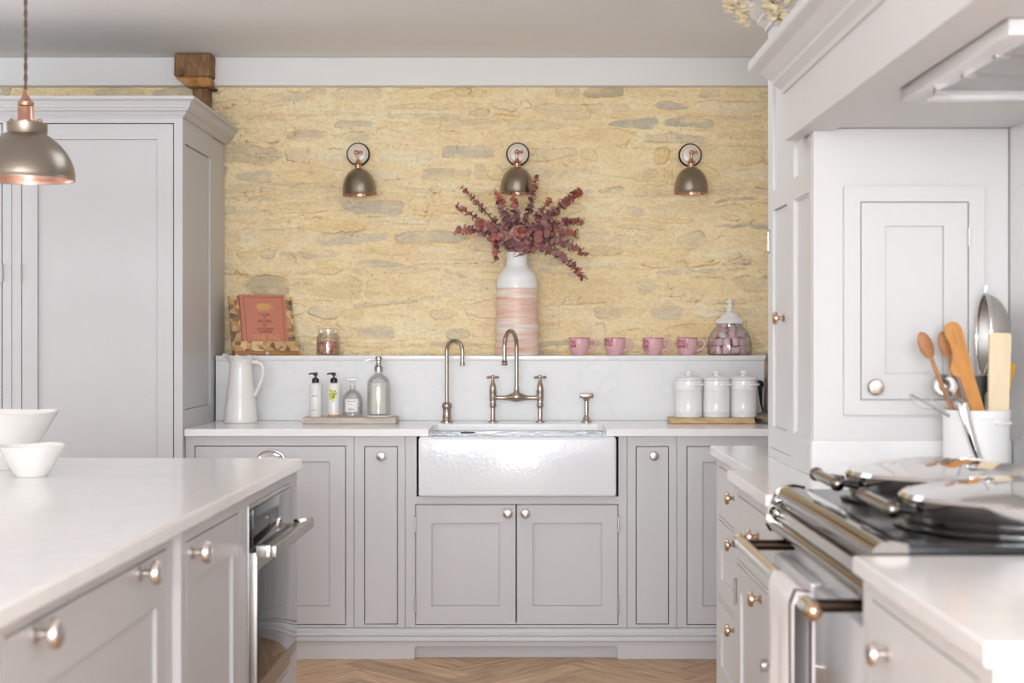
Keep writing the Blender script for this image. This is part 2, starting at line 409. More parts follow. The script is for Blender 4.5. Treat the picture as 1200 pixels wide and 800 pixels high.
struct('ceiling', MB().box(-3.5, 1.42, -2.3, 4.55, CEIL, CEIL+.1).box(-3.5, -.75, 4.55, 5.45, CEIL, CEIL+.1).box(.55, 1.42, 4.55, 5.45, CEIL, CEIL+.1).box(-3.5, 1.42, 5.45, 7.0, CEIL, CEIL+.1),
       M['ceiling'], 'flat white painted ceiling', 'ceiling')  # gap between the boxes is cut for the added fill lamp
struct('wall_left', MB().relief(0, 9.3, 0, CEIL, [(6.8, 8.1, .45, 2.25, None)], .12, T(-3.45, -2.25, 0) @ RZ(PI/2)), M['wall'], 'white side wall with window', 'wall')
struct('wall_rear', MB().relief(0, 4.9, 0, CEIL, [(.57-.2, 3.87, .05, 2.4, None)], .12, T(1.42, -2.25, 0) @ RZ(PI)), M['wall'], 'white rear wall with wide glazing', 'wall')
struct('wall_right', MB().box(1.29, 1.42, -2.25, 7.0, 0, CEIL), M['quartz'], 'pale marbled wall in the cooking alcove at the far right', 'wall')
fm = MB()
for x in (-2.44, -1.55, -.66, .46, 1.0): fm.box(x, x+.05, -2.325, -2.265, .05, 2.4)
struct('window_1', fm.box(-2.39, 1.0, -2.325, -2.265, 2.35, 2.4).box(-2.39, -.66, -2.325, -2.265, 1.28, 1.33).box(.51, 1.0, -2.325, -2.265, 1.28, 1.33), M['trim'], 'white frame of the rear glazing', 'window')

# ---- stone wall
def vnoise(shape, cells, rng):
    h, w_ = shape; gy, gx = cells
    g = rng.random((gy+2, gx+2))
    y = np.linspace(0, gy, h); x = np.linspace(0, gx, w_)
    yi = y.astype(int); xi = x.astype(int); fy = (y-yi)[:, None]; fx = (x-xi)[None, :]
    fy = fy*fy*(3-2*fy); fx = fx*fx*(3-2*fx)
    a = g[np.ix_(yi, xi)]; b = g[np.ix_(yi, xi+1)]; c = g[np.ix_(yi+1, xi)]; d = g[np.ix_(yi+1, xi+1)]
    return (a*(1-fx)+b*fx)*(1-fy)+(c*(1-fx)+d*fx)*fy - .5
def stone_wall(x0, x1, z0, z1, Y, step=.0034):
    rng = np.random.default_rng(11); rr = random.Random(5)
    nx = int((x1-x0)/step)+1; nz = int((z1-z0)/step)+1
    X, Z = np.meshgrid(np.linspace(x0, x1, nx), np.linspace(z0, z1, nz))
    sh = X.shape; W_, H_ = x1-x0, z1-z0
    def nzs(lx, lz, r=rng): return vnoise(sh, (max(2, int(H_/lz)), max(2, int(W_/lx))), r)
    mort = np.array(lin((255, 233, 190))); col = np.ones(sh+(3,))*mort
    tone = nzs(.30, .22)[..., None]*.16+nzs(.07, .045)[..., None]*.13
    col *= 1+tone*np.array([.7, .95, 1.4])
    strata = nzs(.16, .018)*.6+nzs(.07, .010)*.5+nzs(.03, .007)*.35
    hgt = nzs(.11, .07)*.006+nzs(.03, .018)*.004+nzs(.012, .009)*.0025+strata*.002
    col *= 1+strata[..., None]*np.array([.05, .07, .10])
    wx = nzs(.10, .06)*.05+nzs(.03, .02)*.014+nzs(.011, .010)*.006
    wz = nzs(.14, .07)*.022+nzs(.04, .02)*.010+nzs(.011, .009)*.005
    pal = [((248, 224, 172), 7), ((240, 218, 172), 6), ((234, 216, 180), 5), ((219, 208, 184), 5), ((204, 196, 176), 3), ((252, 238, 206), 6), ((246, 214, 154), 2), ((225, 212, 186), 4), ((188, 176, 154), 1)]
    bag = [c for c, k in pal for _ in range(k)]
    z = z0-.02
    while z < z1+.03:
        rh = rr.choice([.03, .045, .055, .07, .08, .10]); x = x0-rr.random()*.2
        while x < x1:
            lw = rr.choice([.08, .12, .16, .2, .24, .3, .38])*rr.uniform(.8, 1.15)*(1 if rh > .045 else 1.2)
            if rr.random() < .93:
                cx = x+lw/2; cz = z+rh/2+rr.uniform(-.009, .009); hw = lw*rr.uniform(.40, .49); hh = rh*rr.uniform(.26, .47)
                ix0 = max(0, int((cx-hw-.07-x0)/step)); ix1 = min(nx, int((cx+hw+.07-x0)/step)); iz0 = max(0, int((cz-hh-.06-z0)/step)); iz1 = min(nz, int((cz+hh+.06-z0)/step))
                if ix1 > ix0+4 and iz1 > iz0+4:
                    sl = np.s_[iz0:iz1, ix0:ix1]; rot = rr.uniform(-.06, .06)
                    U = X[sl]-cx+wx[sl]; V = Z[sl]-cz+wz[sl]+rot*(X[sl]-cx)
                    taper = 1-rr.uniform(-.4, .4)*(U/hw)
                    p = rr.choice([2.4, 3.2, 4.5])
                    dd = (np.abs(U/hw)**p+np.abs(V/(hh*np.clip(taper, .5, 1.5)))**p)**(1/p)
                    a = np.clip((1.0-dd)/rr.uniform(.06, .2)+.5, 0, 1); a = a*a*(3-2*a)
                    # mortar smeared over part of the face
                    smear = np.clip(.95+vnoise(dd.shape, (max(2, int(dd.shape[0]*step/.03)), max(2, int(dd.shape[1]*step/.06))), rng)*1.5, .1, 1)
                    c = np.array(lin(rr.choice(bag))); al = rr.choice([.3, .45, .6, .75, .9])
                    k = a*al*smear
                    col[sl] = col[sl]*(1-k[..., None])+(c*(1+strata[sl][..., None]*.16))*k[..., None]
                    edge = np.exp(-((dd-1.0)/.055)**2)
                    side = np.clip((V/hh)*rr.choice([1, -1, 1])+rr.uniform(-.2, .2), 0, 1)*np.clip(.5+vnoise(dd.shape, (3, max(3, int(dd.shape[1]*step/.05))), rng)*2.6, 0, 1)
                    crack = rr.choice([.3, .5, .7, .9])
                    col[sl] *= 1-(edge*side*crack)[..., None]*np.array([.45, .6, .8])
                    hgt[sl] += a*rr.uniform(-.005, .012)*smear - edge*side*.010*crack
            x += lw
        z += rh
    # thin wandering crevices between courses
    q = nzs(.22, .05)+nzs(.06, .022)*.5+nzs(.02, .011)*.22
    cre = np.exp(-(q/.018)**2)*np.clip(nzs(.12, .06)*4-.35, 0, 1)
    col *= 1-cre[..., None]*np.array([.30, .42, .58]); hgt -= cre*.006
    v = np.stack([X, Y-hgt, Z], -1).reshape(-1, 3)
    me = bpy.data.meshes.new('wall_back')
    idx = np.arange(nx*nz).reshape(nz, nx)
    q = np.stack([idx[:-1, :-1], idx[:-1, 1:], idx[1:, 1:], idx[1:, :-1]], -1).reshape(-1, 4)
    me.vertices.add(len(v)); me.vertices.foreach_set('co', v.astype(np.float32).ravel())
    me.loops.add(q.size); me.loops.foreach_set('vertex_index', q.astype(np.int32).ravel())
    me.polygons.add(len(q)); me.polygons.foreach_set('loop_start', np.arange(0, q.size, 4, dtype=np.int32))
    me.polygons.foreach_set('loop_total', np.full(len(q), 4, dtype=np.int32))
    me.update(); me.validate()
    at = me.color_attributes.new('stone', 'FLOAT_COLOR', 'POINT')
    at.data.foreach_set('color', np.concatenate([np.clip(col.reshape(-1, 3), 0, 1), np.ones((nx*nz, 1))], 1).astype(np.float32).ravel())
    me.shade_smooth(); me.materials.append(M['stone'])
    o = bpy.data.objects.new('wall_back', me); COL.objects.link(o)
    MB().box(-3.5, 1.42, 6.93, 7.05, 0, CEIL).build('backing', M['wall'], o)
    return tag(o, 'exposed limestone rubble wall at the back', 'wall', kind='structure')
WY = 6.88
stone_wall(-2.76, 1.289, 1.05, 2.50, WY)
struct('trim_1', MB().box(-3.45, 1.289, 6.82, 6.925, 2.456, CEIL-.001, .003), M['trim'], 'white boxed beam along the top of the stone wall', 'trim')

# ------------------------------------------------------------------ cabinet makers
def add_knob(parent, x, z, y=0, m='knob_nickel', r=.0195, s_=1.0):
    k = MB().lathe([(0, 0), (.012, 0), (.012, .003), (.0065, .006), (.006, .016), (.011, .019), (r, .022), (r, .028), (r*.9, .032), (r*.72, .0335), (0, .034)], 28, T(x, y, z) @ RX(PI/2) @ Matrix.Scale(s_, 4))
    return k.build('knob', M[m], parent)
def add_hinge(parent, x, z, m='steel'):
    return MB().tube([(x, -.003, z-.03), (x, -.003, z+.03)], .0045, 10).ball((x, -.003, z+.033), .005, 8).ball((x, -.003, z-.033), .005, 8).build('hinge', M[m], parent)
def shaker(name, parent, x0, x1, z0, z1, m, rails=None, panels=None, t=.021, bead=True):
    """rails = (left,right,top,bottom) for one panel, or panels = list of rectangles"""
    if rails: panels = [(x0+rails[0], x1-rails[1], z0+rails[3], z1-rails[2])]
    rects = []
    for a, b, c, d in panels or []:
        rects += [(a, b, c, d, .013), (a+.003, b-.003, c+.003, d-.003, .0085)]
    return MB().relief(x0, x1, z0, z1, rects, t).build(name, m, parent, angle=0)
def carc(mb, w_, depth, z0, z1, t=.018):
    """hollow box behind a face frame"""
    mb.box(.001, t, .024, depth, z0+.0005, z1-.0005).box(w_-t, w_-.001, .024, depth, z0+.0005, z1-.0005)
    mb.box(t, w_-t, .024, depth, z0+.0005, z0+t).box(t, w_-t, .024, depth, z1-t, z1-.0005).box(t, w_-t, depth-.01, depth, z0+t, z1-t)
def cabinet(name, label, cat, loc, rz, w_, z0, z1, depth, openings, m='grey', km='knob_nickel', group=None, ks=1.0, base=None):
    root = thing(name, label, cat, loc, rz, group); mm = M[m]
    mb = MB().relief(0, w_, z0, z1, [(o['x'][0], o['x'][1], o['z'][0], o['z'][1], None) for o in openings], .024)
    carc(mb, w_, depth, z0, z1)
    if base: mb.box(0, w_, base, depth, 0, z0+.0005)
    mb.build('carcass', mm, root, angle=0)
    g = .0036
    for o in openings:
        d = shaker(o.get('name', 'door'), root, o['x'][0]+g, o['x'][1]-g, o['z'][0]+g, o['z'][1]-g, mm, o.get('rails'), o.get('panels'))
        for kx, kz in o.get('knobs', []): add_knob(d, kx, kz, 0, km, s_=ks)
        for hx, hz in o.get('hinges', []): add_hinge(d, hx, hz)
        o['obj'] = d
    return root

# ------------------------------------------------------------------ back run
FY = 6.02                                    # face frame plane of the back run
def bx(px): return (px-612)*FY/F
def bz(py): return EYE-(py-395)*FY/F
ZT = .929; ZU = .8985                        # worktop top and underside
ZB = bz(735)
def run_unit(name, label, p0, p1, openings, group=None):
    x0 = bx(p0)+.001; wd = bx(p1)-bx(p0)-.002; ops = []
    for o in openings:
        q = dict(o); q['x'] = (bx(o['x'][0])-x0, bx(o['x'][1])-x0); q['z'] = (bz(o['z'][1]), bz(o['z'][0]))
        q['knobs'] = [(bx(a)-x0, bz(b)) for a, b in o.get('knobs', [])]
        q['hinges'] = [(bx(a)-x0, bz(b)) for a, b in o.get('hinges', [])]
        ops.append(q)
    return cabinet(name, label, 'cabinet', (x0, FY, 0), 0, wd, ZB, ZU-.001, .56, ops, group=group), ops
R4 = (.062, .062, .06, .072)
left_unit, ops = run_unit('base_cabinet', 'grey panelled base cabinet with cup handle, left end of the sink run', 217.2, 415, [dict(x=(228, 405.5), z=(522, 732), rails=R4)])
cup = MB()
cx0 = bx(317)-bx(217.2)
for k in range(9):
    pass
pr = [(math.cos(a)*1.0, math.sin(a)*1.0) for a in [PI/2*i/8 for i in range(9)]]
vv = []; ff = []
for i in range(9):
    for j in range(17):
        th = PI*j/16; ph = PI/2*i/8
        vv.append((cx0+.059*math.cos(th)*math.cos(ph), -.001-.03*math.sin(ph)*1.0, bz(540)+.045*math.sin(th)*math.cos(ph)))
for i in range(8):
    for j in range(16): ff.append((i*17+j, i*17+j+1, (i+1)*17+j+1, (i+1)*17+j))
cup.add(vv, ff)
cup.tube([(cx0+.059*math.cos(PI*j/16), -.002, bz(540)+.045*math.sin(PI*j/16)) for j in range(17)], .005, 8)
cp = cup.build('cup_handle', M['chrome'], ops[0]['obj'])
run_unit('pull_out_cabinet', 'narrow grey pull-out cabinet with round knob, left of the sink', 415, 475, [dict(name='pull_out_front', x=(427, 466.3), z=(522.5, 731.5), knobs=[(447, 534)])])
run_unit('pull_out_cabinet', 'narrow grey pull-out cabinet with round knob, right of the sink', 735, 793, [dict(name='pull_out_front', x=(745, 784), z=(522.5, 731.5), knobs=[(766, 533.5)])])
run_unit('base_cabinet', 'grey panelled base cabinet at the right end of the sink run', 793, 975, [dict(x=(804.5, 962), z=(522.5, 732), rails=R4)])
# sink cabinet: an opening at the top for the sink, two doors below
sx0 = bx(475)+.001
sw = bx(735)-bx(475)-.002
root = thing('sink_cabinet', 'grey sink cabinet with two panelled doors below the white butler sink', 'cabinet', (sx0, FY, 0))
sk0, sk1, skz = bx(489.3)-sx0, bx(723.7)-sx0, bz(581.5)
mb = MB().relief(0, sw, ZB, ZU-.001, [(sk0-.004, sk1+.004, skz, ZU-.001, None), (bx(486.5)-sx0, bx(724.5)-sx0, bz(732), bz(590.5), None)], .024)
carc(mb, sw, .56, ZB, skz-.0005); mb.box(.001, .02, .024, .56, skz-.02, ZU-.002); mb.box(sw-.02, sw-.001, .024, .56, skz-.02, ZU-.002)
mb.build('carcass', M['grey'], root, angle=0)
d1 = shaker('door', root, bx(486.5)-sx0+.0034, bx(605)-sx0-.0028, bz(732)+.0034, bz(590.5)-.0034, M['grey'], (.063, .064, .073, .073))
add_knob(d1, bx(595)-sx0, bz(601)); [add_hinge(d1, bx(486.5)-sx0, bz(z)) for z in (614, 708)]
d2 = shaker('door', root, bx(605)-sx0+.0028, bx(724.5)-sx0-.0034, bz(732)+.0034, bz(590.5)-.0034, M['grey'], (.064, .063, .073, .073))
add_knob(d2, bx(615.5)-sx0, bz(601)); [add_hinge(d2, bx(724.5)-sx0, bz(z)) for z in (614, 708)]
# plinth with stepped base moulding and an arched recess
pt = thing('plinth', 'grey plinth with stepped moulding along the base of the sink run', 'plinth', (0, FY, 0))
px0, px1 = bx(217.2), bx(975)
prof = [(.03, .0), (-.004, ZB-.002), (-.004, ZB-.004), (-.010, ZB-.008), (-.012, ZB-.016), (-.012, ZB-.019), (-.018, ZB-.021), (-.021, ZB-.027), (-.018, ZB-.034), (-.022, ZB-.036), (-.024, ZB-.047), (-.024, ZB-.05), (-.019, ZB-.053), (-.018, .062), (.03, .062)]
prof[0] = (.03, ZB-.002)
MB().prism([(a, b) for a, b in prof], px0, px1, 'x').build('base_moulding', M['grey'], pt, angle=25)
def arch_board():
    a0, a1 = bx(486), bx(723.5); zt = .052; r = .014
    poly = [(px0, 0), (a0, 0), (a0, zt-r)]+[(a0+r-r*math.cos(t), zt-r+r*math.sin(t)) for t in (PI/8, PI/4, 3*PI/8, PI/2)]+[(a1-r+r*math.sin(t), zt-r+r*math.cos(t)) for t in (0, PI/8, PI/4, 3*PI/8, PI/2)]+[(a1, 0), (px1, 0), (px1, .0615), (px0, .0615)]
    return MB().prism(poly, -.016, .004, 'y')
arch_board().build('plinth_board', M['grey'], pt, angle=25)
MB().box(px0+.001, px1-.001, .016, .03, 0, .0605).build('recessed_board', M['grey'], pt, angle=0)

# worktop, U-shaped around the open-fronted sink cutout
wl, wr = -1.3655, 1.286
c0, c1, cb = X_(502, 6.0), X_(711, 6.0), 6.36
SPY = 6.605
poly = [(wl, 6.0), (c0, 6.0), (c0, cb-.02), (c0+.02, cb), (c1-.02, cb), (c1, cb-.02), (c1, 6.0), (wr, 6.0), (wr, SPY+.01), (wl, SPY+.01)]
def slab(poly, z0, z1, ch=.003):
    """prism with a small chamfer on its upper edge"""
    n = len(poly); area2 = sum(poly[i][0]*poly[(i+1) % n][1]-poly[(i+1) % n][0]*poly[i][1] for i in range(n)); sg = 1 if area2 > 0 else -1
    ins = []
    for i in range(n):
        p0, p, p1 = Vector(poly[i-1]), Vector(poly[i]), Vector(poly[(i+1) % n])
        n0 = Vector((-(p-p0).y, (p-p0).x)).normalized()*sg; n1 = Vector((-(p1-p).y, (p1-p).x)).normalized()*sg
        mm = n0+n1; mm = mm/mm.dot(n0); ins.append((p.x+mm.x*ch, p.y+mm.y*ch))
    L = [[(a, b, z0+ch) for a, b in poly], [(a, b, z1-ch) for a, b in poly], [(a, b, z1) for a, b in ins], [(a, b, z0) for a, b in ins]]
    v = [p for l in L for p in l]; f = []
    for a, b in ((0, 1), (1, 2), (3, 0)):
        for k in range(n): f.append((a*n+k, a*n+(k+1) % n, b*n+(k+1) % n, b*n+k))
    f.append(tuple(2*n+k for k in range(n))); f.append(tuple(3*n+k for k in range(n))[::-1])
    return MB().add(v, f)
tag(slab(poly, ZU, ZT).build('worktop', M['quartz'], angle=25), 'white quartz worktop of the sink run with open cutout over the sink', 'worktop')
sp = thing('splashback', 'white marbled splashback with deep ledge along the stone wall', 'splashback', (0, SPY, ZT+.0006))
MB().box(wl, wr, 0.012, .25, 0, .267).build('riser', M['splash'], sp, angle=0)
MB().box(wl, wr, .006, .262, .2675, .2885, .002).build('ledge', M['quartz'], sp)
LZ = ZT+.0006+.2885

# butler sink
sk = thing('butler_sink', 'large white glazed butler sink with rippled front below the worktop', 'sink', (0, 5.985, 0))
kx0, kx1, kz0, kz1, kd = X_(490.4, 5.985), X_(722.4, 5.985), skz+.001, ZU-.0012, .47
body = MB(); bm = bmesh.new(); bmesh.ops.create_cube(bm, size=1)
for q in bm.verts: q.co = ((kx0+kx1)/2+q.co.x*(kx1-kx0), kd/2+q.co.y*kd, (kz0+kz1)/2+q.co.z*(kz1-kz0))
top = [f for f in bm.faces if f.normal.z > .9]
bmesh.ops.inset_region(bm, faces=top, thickness=.034, use_even_offset=True)
bmesh.ops.bevel(bm, geom=[e for e in bm.edges if len(e.link_faces) == 2 and e.calc_face_angle(0) > .5], offset=.012, segments=4, affect='EDGES', profile=.5)
top = max([f for f in bm.faces if f.normal.z > .99], key=lambda f: -abs(f.calc_center_median().y-kd/2)-abs(f.calc_center_median().x-(kx0+kx1)/2))
r_ = bmesh.ops.extrude_face_region(bm, geom=[top]); nv = [q for q in r_['geom'] if isinstance(q, bmesh.types.BMVert)]
for q in nv: q.co.z = kz0+.035; q.co.x = (kx0+kx1)/2+(q.co.x-(kx0+kx1)/2)*.97; q.co.y = kd/2+(q.co.y-kd/2)*.95
bmesh.ops.delete(bm, geom=[top], context='FACES')
bm.verts.index_update(); body.add([tuple(q.co) for q in bm.verts], [[q.index for q in f.verts] for f in bm.faces]); bm.free()
body.build('basin', M['fireclay'], sk)
MB().box(X_(540, 6.4), X_(556, 6.4), kd-.040, kd-.035, .8845, .8905, .0015).build('black_strip', M['black'], sk)  # thin black strip high on the basin's back wall

# ------------------------------------------------------------------ tall cabinet on the left
TY = 5.98
tcx1 = -1.368; tcx0 = -2.745
tc = thing('tall_cabinet', 'tall grey cabinet with moulded cornice left of the sink run', 'cabinet', (0, TY, 0))
def tx(px): return (px-612)*TY/F
def tz(py): return EYE-(py-395)*TY/F
ztop = tz(137.5); dr0, dr1 = tx(25), tx(204); dl0, dl1 = tx(25)-.076-(tx(204)-tx(25)), tx(25)-.076
mb = MB().relief(tcx0, tcx1, .1, ztop+.02, [(dr0, dr1, .15, tz(144), None), (dl0, dl1, .15, tz(144), None), (tx(13.3), tx(14.6), .1, ztop, .006)], .024)
mb.box(tcx0+.001, tcx0+.02, .024, .6, .1, ztop+.02).box(tcx1-.04, tcx1-.0205, .024, .6, .1, ztop+.02).box(tcx0+.02, tcx1-.04, .58, .6, .1, ztop+.02).box(tcx0+.02, tcx1-.04, .024, .58, ztop, ztop+.02); mb.box(tcx0+.02, tcx1-.005, .6, .86, .1, ztop+.02); mb.box(tcx0+.01, tcx1-.02, .05, .86, 0, .1)
mb.build('carcass', M['grey'], tc, angle=0)
for a, b in ((dr0, dr1), (dl0, dl1)):
    d = shaker('door', tc, a+.0035, b-.0042, .1535, tz(144)-.0042, M['grey'], panels=[(a+.065, b-.068, .23, tz(163))])
    for z in (.35, 1.56, 2.0): add_hinge(d, a if a == dr0 else b, z)
sd = MB().relief(.0245, .585, .1, ztop+.0195, [(.05, .535, ZT+.075, tz(166), .013), (.053, .532, ZT+.078, tz(166)-.003, .0085)], .02, T(tcx1, 0, 0) @ RZ(PI/2))
sd.build('side_panel', M['grey'], tc, angle=0)
crown = [(0, ztop+.001), (.006, ztop+.001), (.006, ztop+.006), (.012, ztop+.010), (.016, ztop+.018), (.024, ztop+.024), (.028, ztop+.026), (.028, ztop+.032), (.034, ztop+.036), (.037, ztop+.048), (.045, ztop+.060), (.054, ztop+.064), (.058, ztop+.066), (.058, ztop+.078), (0, ztop+.078)]
MB().sweep([(tcx0, -.0005), (tcx1+.0005, -.0005), (tcx1+.0005, .865)], crown).build('cornice', M['grey'], tc, angle=25)

# ------------------------------------------------------------------ island (set about a degree off the room's axis)
IR = math.radians(1.0)
isl_o = Vector((-.674, 4.56, 0))              # far right corner of its top
def iroot(name, label, cat, near, rz=PI/2): 
    """root for a unit whose near edge is `near` metres from the far corner along the side"""
    p = isl_o+Vector((math.sin(IR), math.cos(IR), 0))*(-near)-Vector((math.cos(IR), -math.sin(IR), 0))*.016
    return p
it_len, it_w = 3.1, 1.45
def isl(along, inward): # along: metres towards camera from the far corner; inward: metres to the left
    return isl_o+Vector((-math.sin(IR)*1, -math.cos(IR), 0))*along+Vector((-math.cos(IR), math.sin(IR), 0))*inward
# the edge runs from (-.674,4.56) to about (-.718,2.04)
poly = [tuple(isl(a, b).xy) for a, b in ((0, it_w), (it_len, it_w), (it_len, 0), (.012, 0), (0, .012))]
tag(slab(poly, .894, ZT, .006).build('island_worktop', M['quartz'], angle=25), 'large white quartz worktop of the island in the left foreground', 'worktop')
IZ = .893
def island_unit(name, label, a_near, a_far, ops, depth=.6, inset=0):
    p = isl(a_near, .016+inset); wd = a_near-a_far-.002
    return cabinet(name, label, 'cabinet', (p.x, p.y, 0), PI/2-IR, wd, .1, IZ, depth, ops, base=.05, ks=1.25)
def along(px, X=-.692):                       # distance along the side of a photo column
    return 4.56-F*X/(px-612)
U1, U2, U3 = 2.47, 1.449, .815             # unit boundaries measured from the far corner
o1 = [dict(x=(.06, U1-U2-.045), z=(.14, .866), rails=(.075, .075, .105, .09), knobs=[(U1-2.285, .846), (U1-1.70, .846)])]
island_unit('island_cabinet', 'wide grey island cabinet with two knobs, nearest the camera', U1, U2, o1, .58, .018)
o2 = [dict(x=(.045, U2-U3-.045), z=(.14, .866), rails=(.07, .07, .09, .09), knobs=[(U2-1.355, .836)])]
island_unit('island_cabinet', 'narrow grey island cabinet with one knob beside the oven', U2, U3, o2)
w3 = U3-.012
oven_c = island_unit('oven_housing', 'grey island end cabinet housing the built-in oven', U3, .012, [dict(name='drawer_front', x=(.045, w3-.15), z=(.12, .315), rails=(.06, .06, .05, .05))], .6)
island_unit('island_cabinet', 'grey island cabinet cut off by the left edge of the photo', 3.08, U1+.002, [dict(x=(.04, .55), z=(.14, .866), rails=(.075, .075, .09, .09))], .58, .018)
# the left-hand bulk of the island
bulk = MB().prism([tuple((isl(a, b)-isl_o).xy) for a, b in ((.03, it_w-.03), (3.06, it_w-.03), (3.06, .64), (.03, .64))], 0, IZ)
tag(bulk.build('island_back_cabinet', M['grey'], loc=isl_o, angle=0), 'plain grey back of the island under the white worktop', 'cabinet')
# built-in oven
p = isl(U3, .016)
ov = thing('built_in_oven', 'built-in oven with dark glass door and bar handle in the island', 'oven', (p.x, p.y, 0), PI/2-IR)
ox0, ox1 = .05, .665
MB().box(ox0, ox1, -.004, -.0005, .33, .868, .001).build('surround', M['panel_steel'], ov)
pn = MB().box(ox0+.012, ox1-.012, -.014, -.0045, .758, .858, .002).build('control_panel', M['dark_glass'], ov)
MB().box(ox0+.23, ox0+.36, -.0148, -.0142, .79, .825).build('display', M['black'], pn)
dr = MB().box(ox0+.006, ox1-.006, -.024, -.0045, .375, .748, .003).build('door', M['panel_steel'], ov)
MB().box(ox0+.014, ox1-.014, -.0265, -.0242, .41, .70, .001).build('door_glass', M['dark_glass'], dr)
hb = MB().box(ox0-.01, ox1-.015, -.076, -.060, .738, .768, .003)
hb.build('handle_bar', M['panel_steel'], ov)
MB().box(ox0-.009, ox0+.03, -.060, -.0242, .738, .768, .002).build('handle_bracket', M['chrome'], ov)
MB().box(ox1-.06, ox1-.02, -.060, -.0242, .738, .768, .002).build('handle_bracket', M['chrome'], ov)

# ------------------------------------------------------------------ right-hand run
XR = 1.286
# worktop with a step forward
poly = [(.643, 5.08), (XR, 5.08), (XR, 3.50), (.574, 3.50), (.574, 4.16), (.643, 4.16)]
tag(slab(poly, ZU, ZT, .003).build('worktop', M['quartz'], angle=25), 'white stepped worktop under the tall white cupboard on the right', 'worktop')
# far unit with three drawers
fx, fw = .662, .90
o = [dict(name='drawer_front', x=(.045, fw-.03), z=(.70, .868), knobs=[(.45, .80)]),
     dict(name='drawer_front', x=(.045, fw-.03), z=(.43, .69), rails=(.06, .06, .085, .06), knobs=[(.45, .655)]),
     dict(name='drawer_front', x=(.045, fw-.03), z=(.13, .42), rails=(.06, .06, .095, .07), knobs=[(.45, .39)])]
cabinet('drawer_cabinet', 'white three-drawer cabinet with bronze knobs at the far end of the right run', 'cabinet', (fx, 5.06, 0), -PI/2, fw, .1, ZU-.001, .61, o, 'white_paint', 'knob_bronze', base=.03)
nx_, nw = .592, .64
o = [dict(name='drawer_front', x=(.05, nw-.04), z=(.69, .868), knobs=[(.43, .80)]),
     dict(x=(.05, nw-.04), z=(.13, .68), rails=(.06, .06, .07, .07), knobs=[(.47, .652)], hinges=[(.048, .60), (.048, .2)])]
cabinet('base_cabinet', 'white cabinet with drawer over door beside the range cooker', 'cabinet', (nx_, 4.148, 0), -PI/2, nw, .1, ZU-.001, .68, o, 'white_paint', 'knob_bronze', base=.03)

# tall cupboard standing on the worktop
CX = .77; CF = 4.65; CN = 3.952
tcb = thing('dresser_cupboard', 'tall white panelled cupboard standing on the right-hand worktop', 'cupboard', (CX, CF, ZT+.0006), -PI/2)
cw = CF-CN; ch = 2.255-ZT
mb = MB().relief(0, cw, 0, ch+.01, [(.03, .385, .028, ch-.04, None), (.435, .665, .098, .76, .0055), (.435, .665, .82, ch-.06, .0055), (.4405, .6595, .1035, .7545, .011), (.4405, .6595, .8255, ch-.0655, .011)], .024)
carc(mb, cw, .51, 0, ch+.01); mb.build('carcass', M['white_paint'], tcb, angle=0)
d = shaker('door', tcb, .0322, .3828, .0302, ch-.0422, M['white_paint'], panels=[(.085, .33, .095, .76), (.085, .33, .82, ch-.09)])
add_knob(d, .285, Z_(373, 4.37)-ZT, 0, 'knob_bronze'); add_hinge(d, .03, Z_(283, 4.62)-ZT)
cr2 = [(0, 0), (.008, 0), (.010, .012), (.022, .022), (.030, .03), (.030, .038), (.045, .05), (.062, .075), (.078, .083), (.08, .105), (0, .105)]
MB().sweep([(-.0005, .51), (-.0005, -.0005), (cw, -.0005)][::1], [(a, b+ch+.002) for a, b in cr2]).build('cornice', M['white_paint'], tcb, angle=25) if False else \
MB().sweep([(cw-.02, -.0005), (-.0005, -.0005), (-.0005, .51)][::-1], [(a, b+ch+.002) for a, b in cr2]).build('cornice', M['white_paint'], tcb, angle=25)
# near end of the cupboard: cheek of the cooking alcove with a small spice door (faces the camera)
ep = MB().box(CX+.001, XR, CN-.022, CN-.001, ZT+.0006, 1.852).build('end_panel', M['white_paint'], None, angle=0)
def ch_local(o):                              # keep world placement under the rotated root
    o.parent = tcb; o.matrix_parent_inverse = (T(CX, CF, ZT+.0006) @ RZ(-PI/2)).inverted()
ch_local(ep)
ey = CN-.022
spf = MB().relief(.848, 1.218, 1.095, 1.698, [(.891, 1.177, 1.134, 1.657, None)], .018, T(0, ey-.0185, 0)).build('spice_door_frame', M['white_paint'], None, angle=0); ch_local(spf)
spd = MB().relief(.894, 1.174, 1.137, 1.654, [(.957, 1.111, 1.204, 1.593, .011), (.959, 1.109, 1.206, 1.591, .007)], .015, T(0, ey-.0160, 0)).build('spice_door', M['white_paint'], None, angle=0); ch_local(spd)
def sub(mb, name, m, parent, **k):
    o = mb.build(name, m, None, **k); o.parent = parent; o.matrix_parent_inverse = (parent.matrix_parent_inverse).copy() if False else Matrix(); return o
kb = MB().lathe([(0, 0), (.012, 0), (.012, .003), (.0065, .006), (.006, .016), (.012, .019), (.021, .022), (.021, .028), (.018, .032), (0, .034)], 28, T(X_(1022, ey), ey-.0162, Z_(453, ey)) @ RX(PI/2))
sub(kb, 'knob', M['nickel'], spd)
for z in (Z_(278, ey), Z_(432, ey)):
    sub(MB().tube([(1.177, ey-.020, z-.025), (1.177, ey-.020, z+.025)], .004, 10), 'hinge', M['steel'], spd)
tag(slab([(CX-.008, ey-.026), (XR, ey-.026), (XR, ey-.001), (CX-.008, ey-.001)], ZT+.0006, 1.028, .002).build('upstand', M['quartz'], angle=25), 'low white marbled upstand below the small spice door', 'upstand')

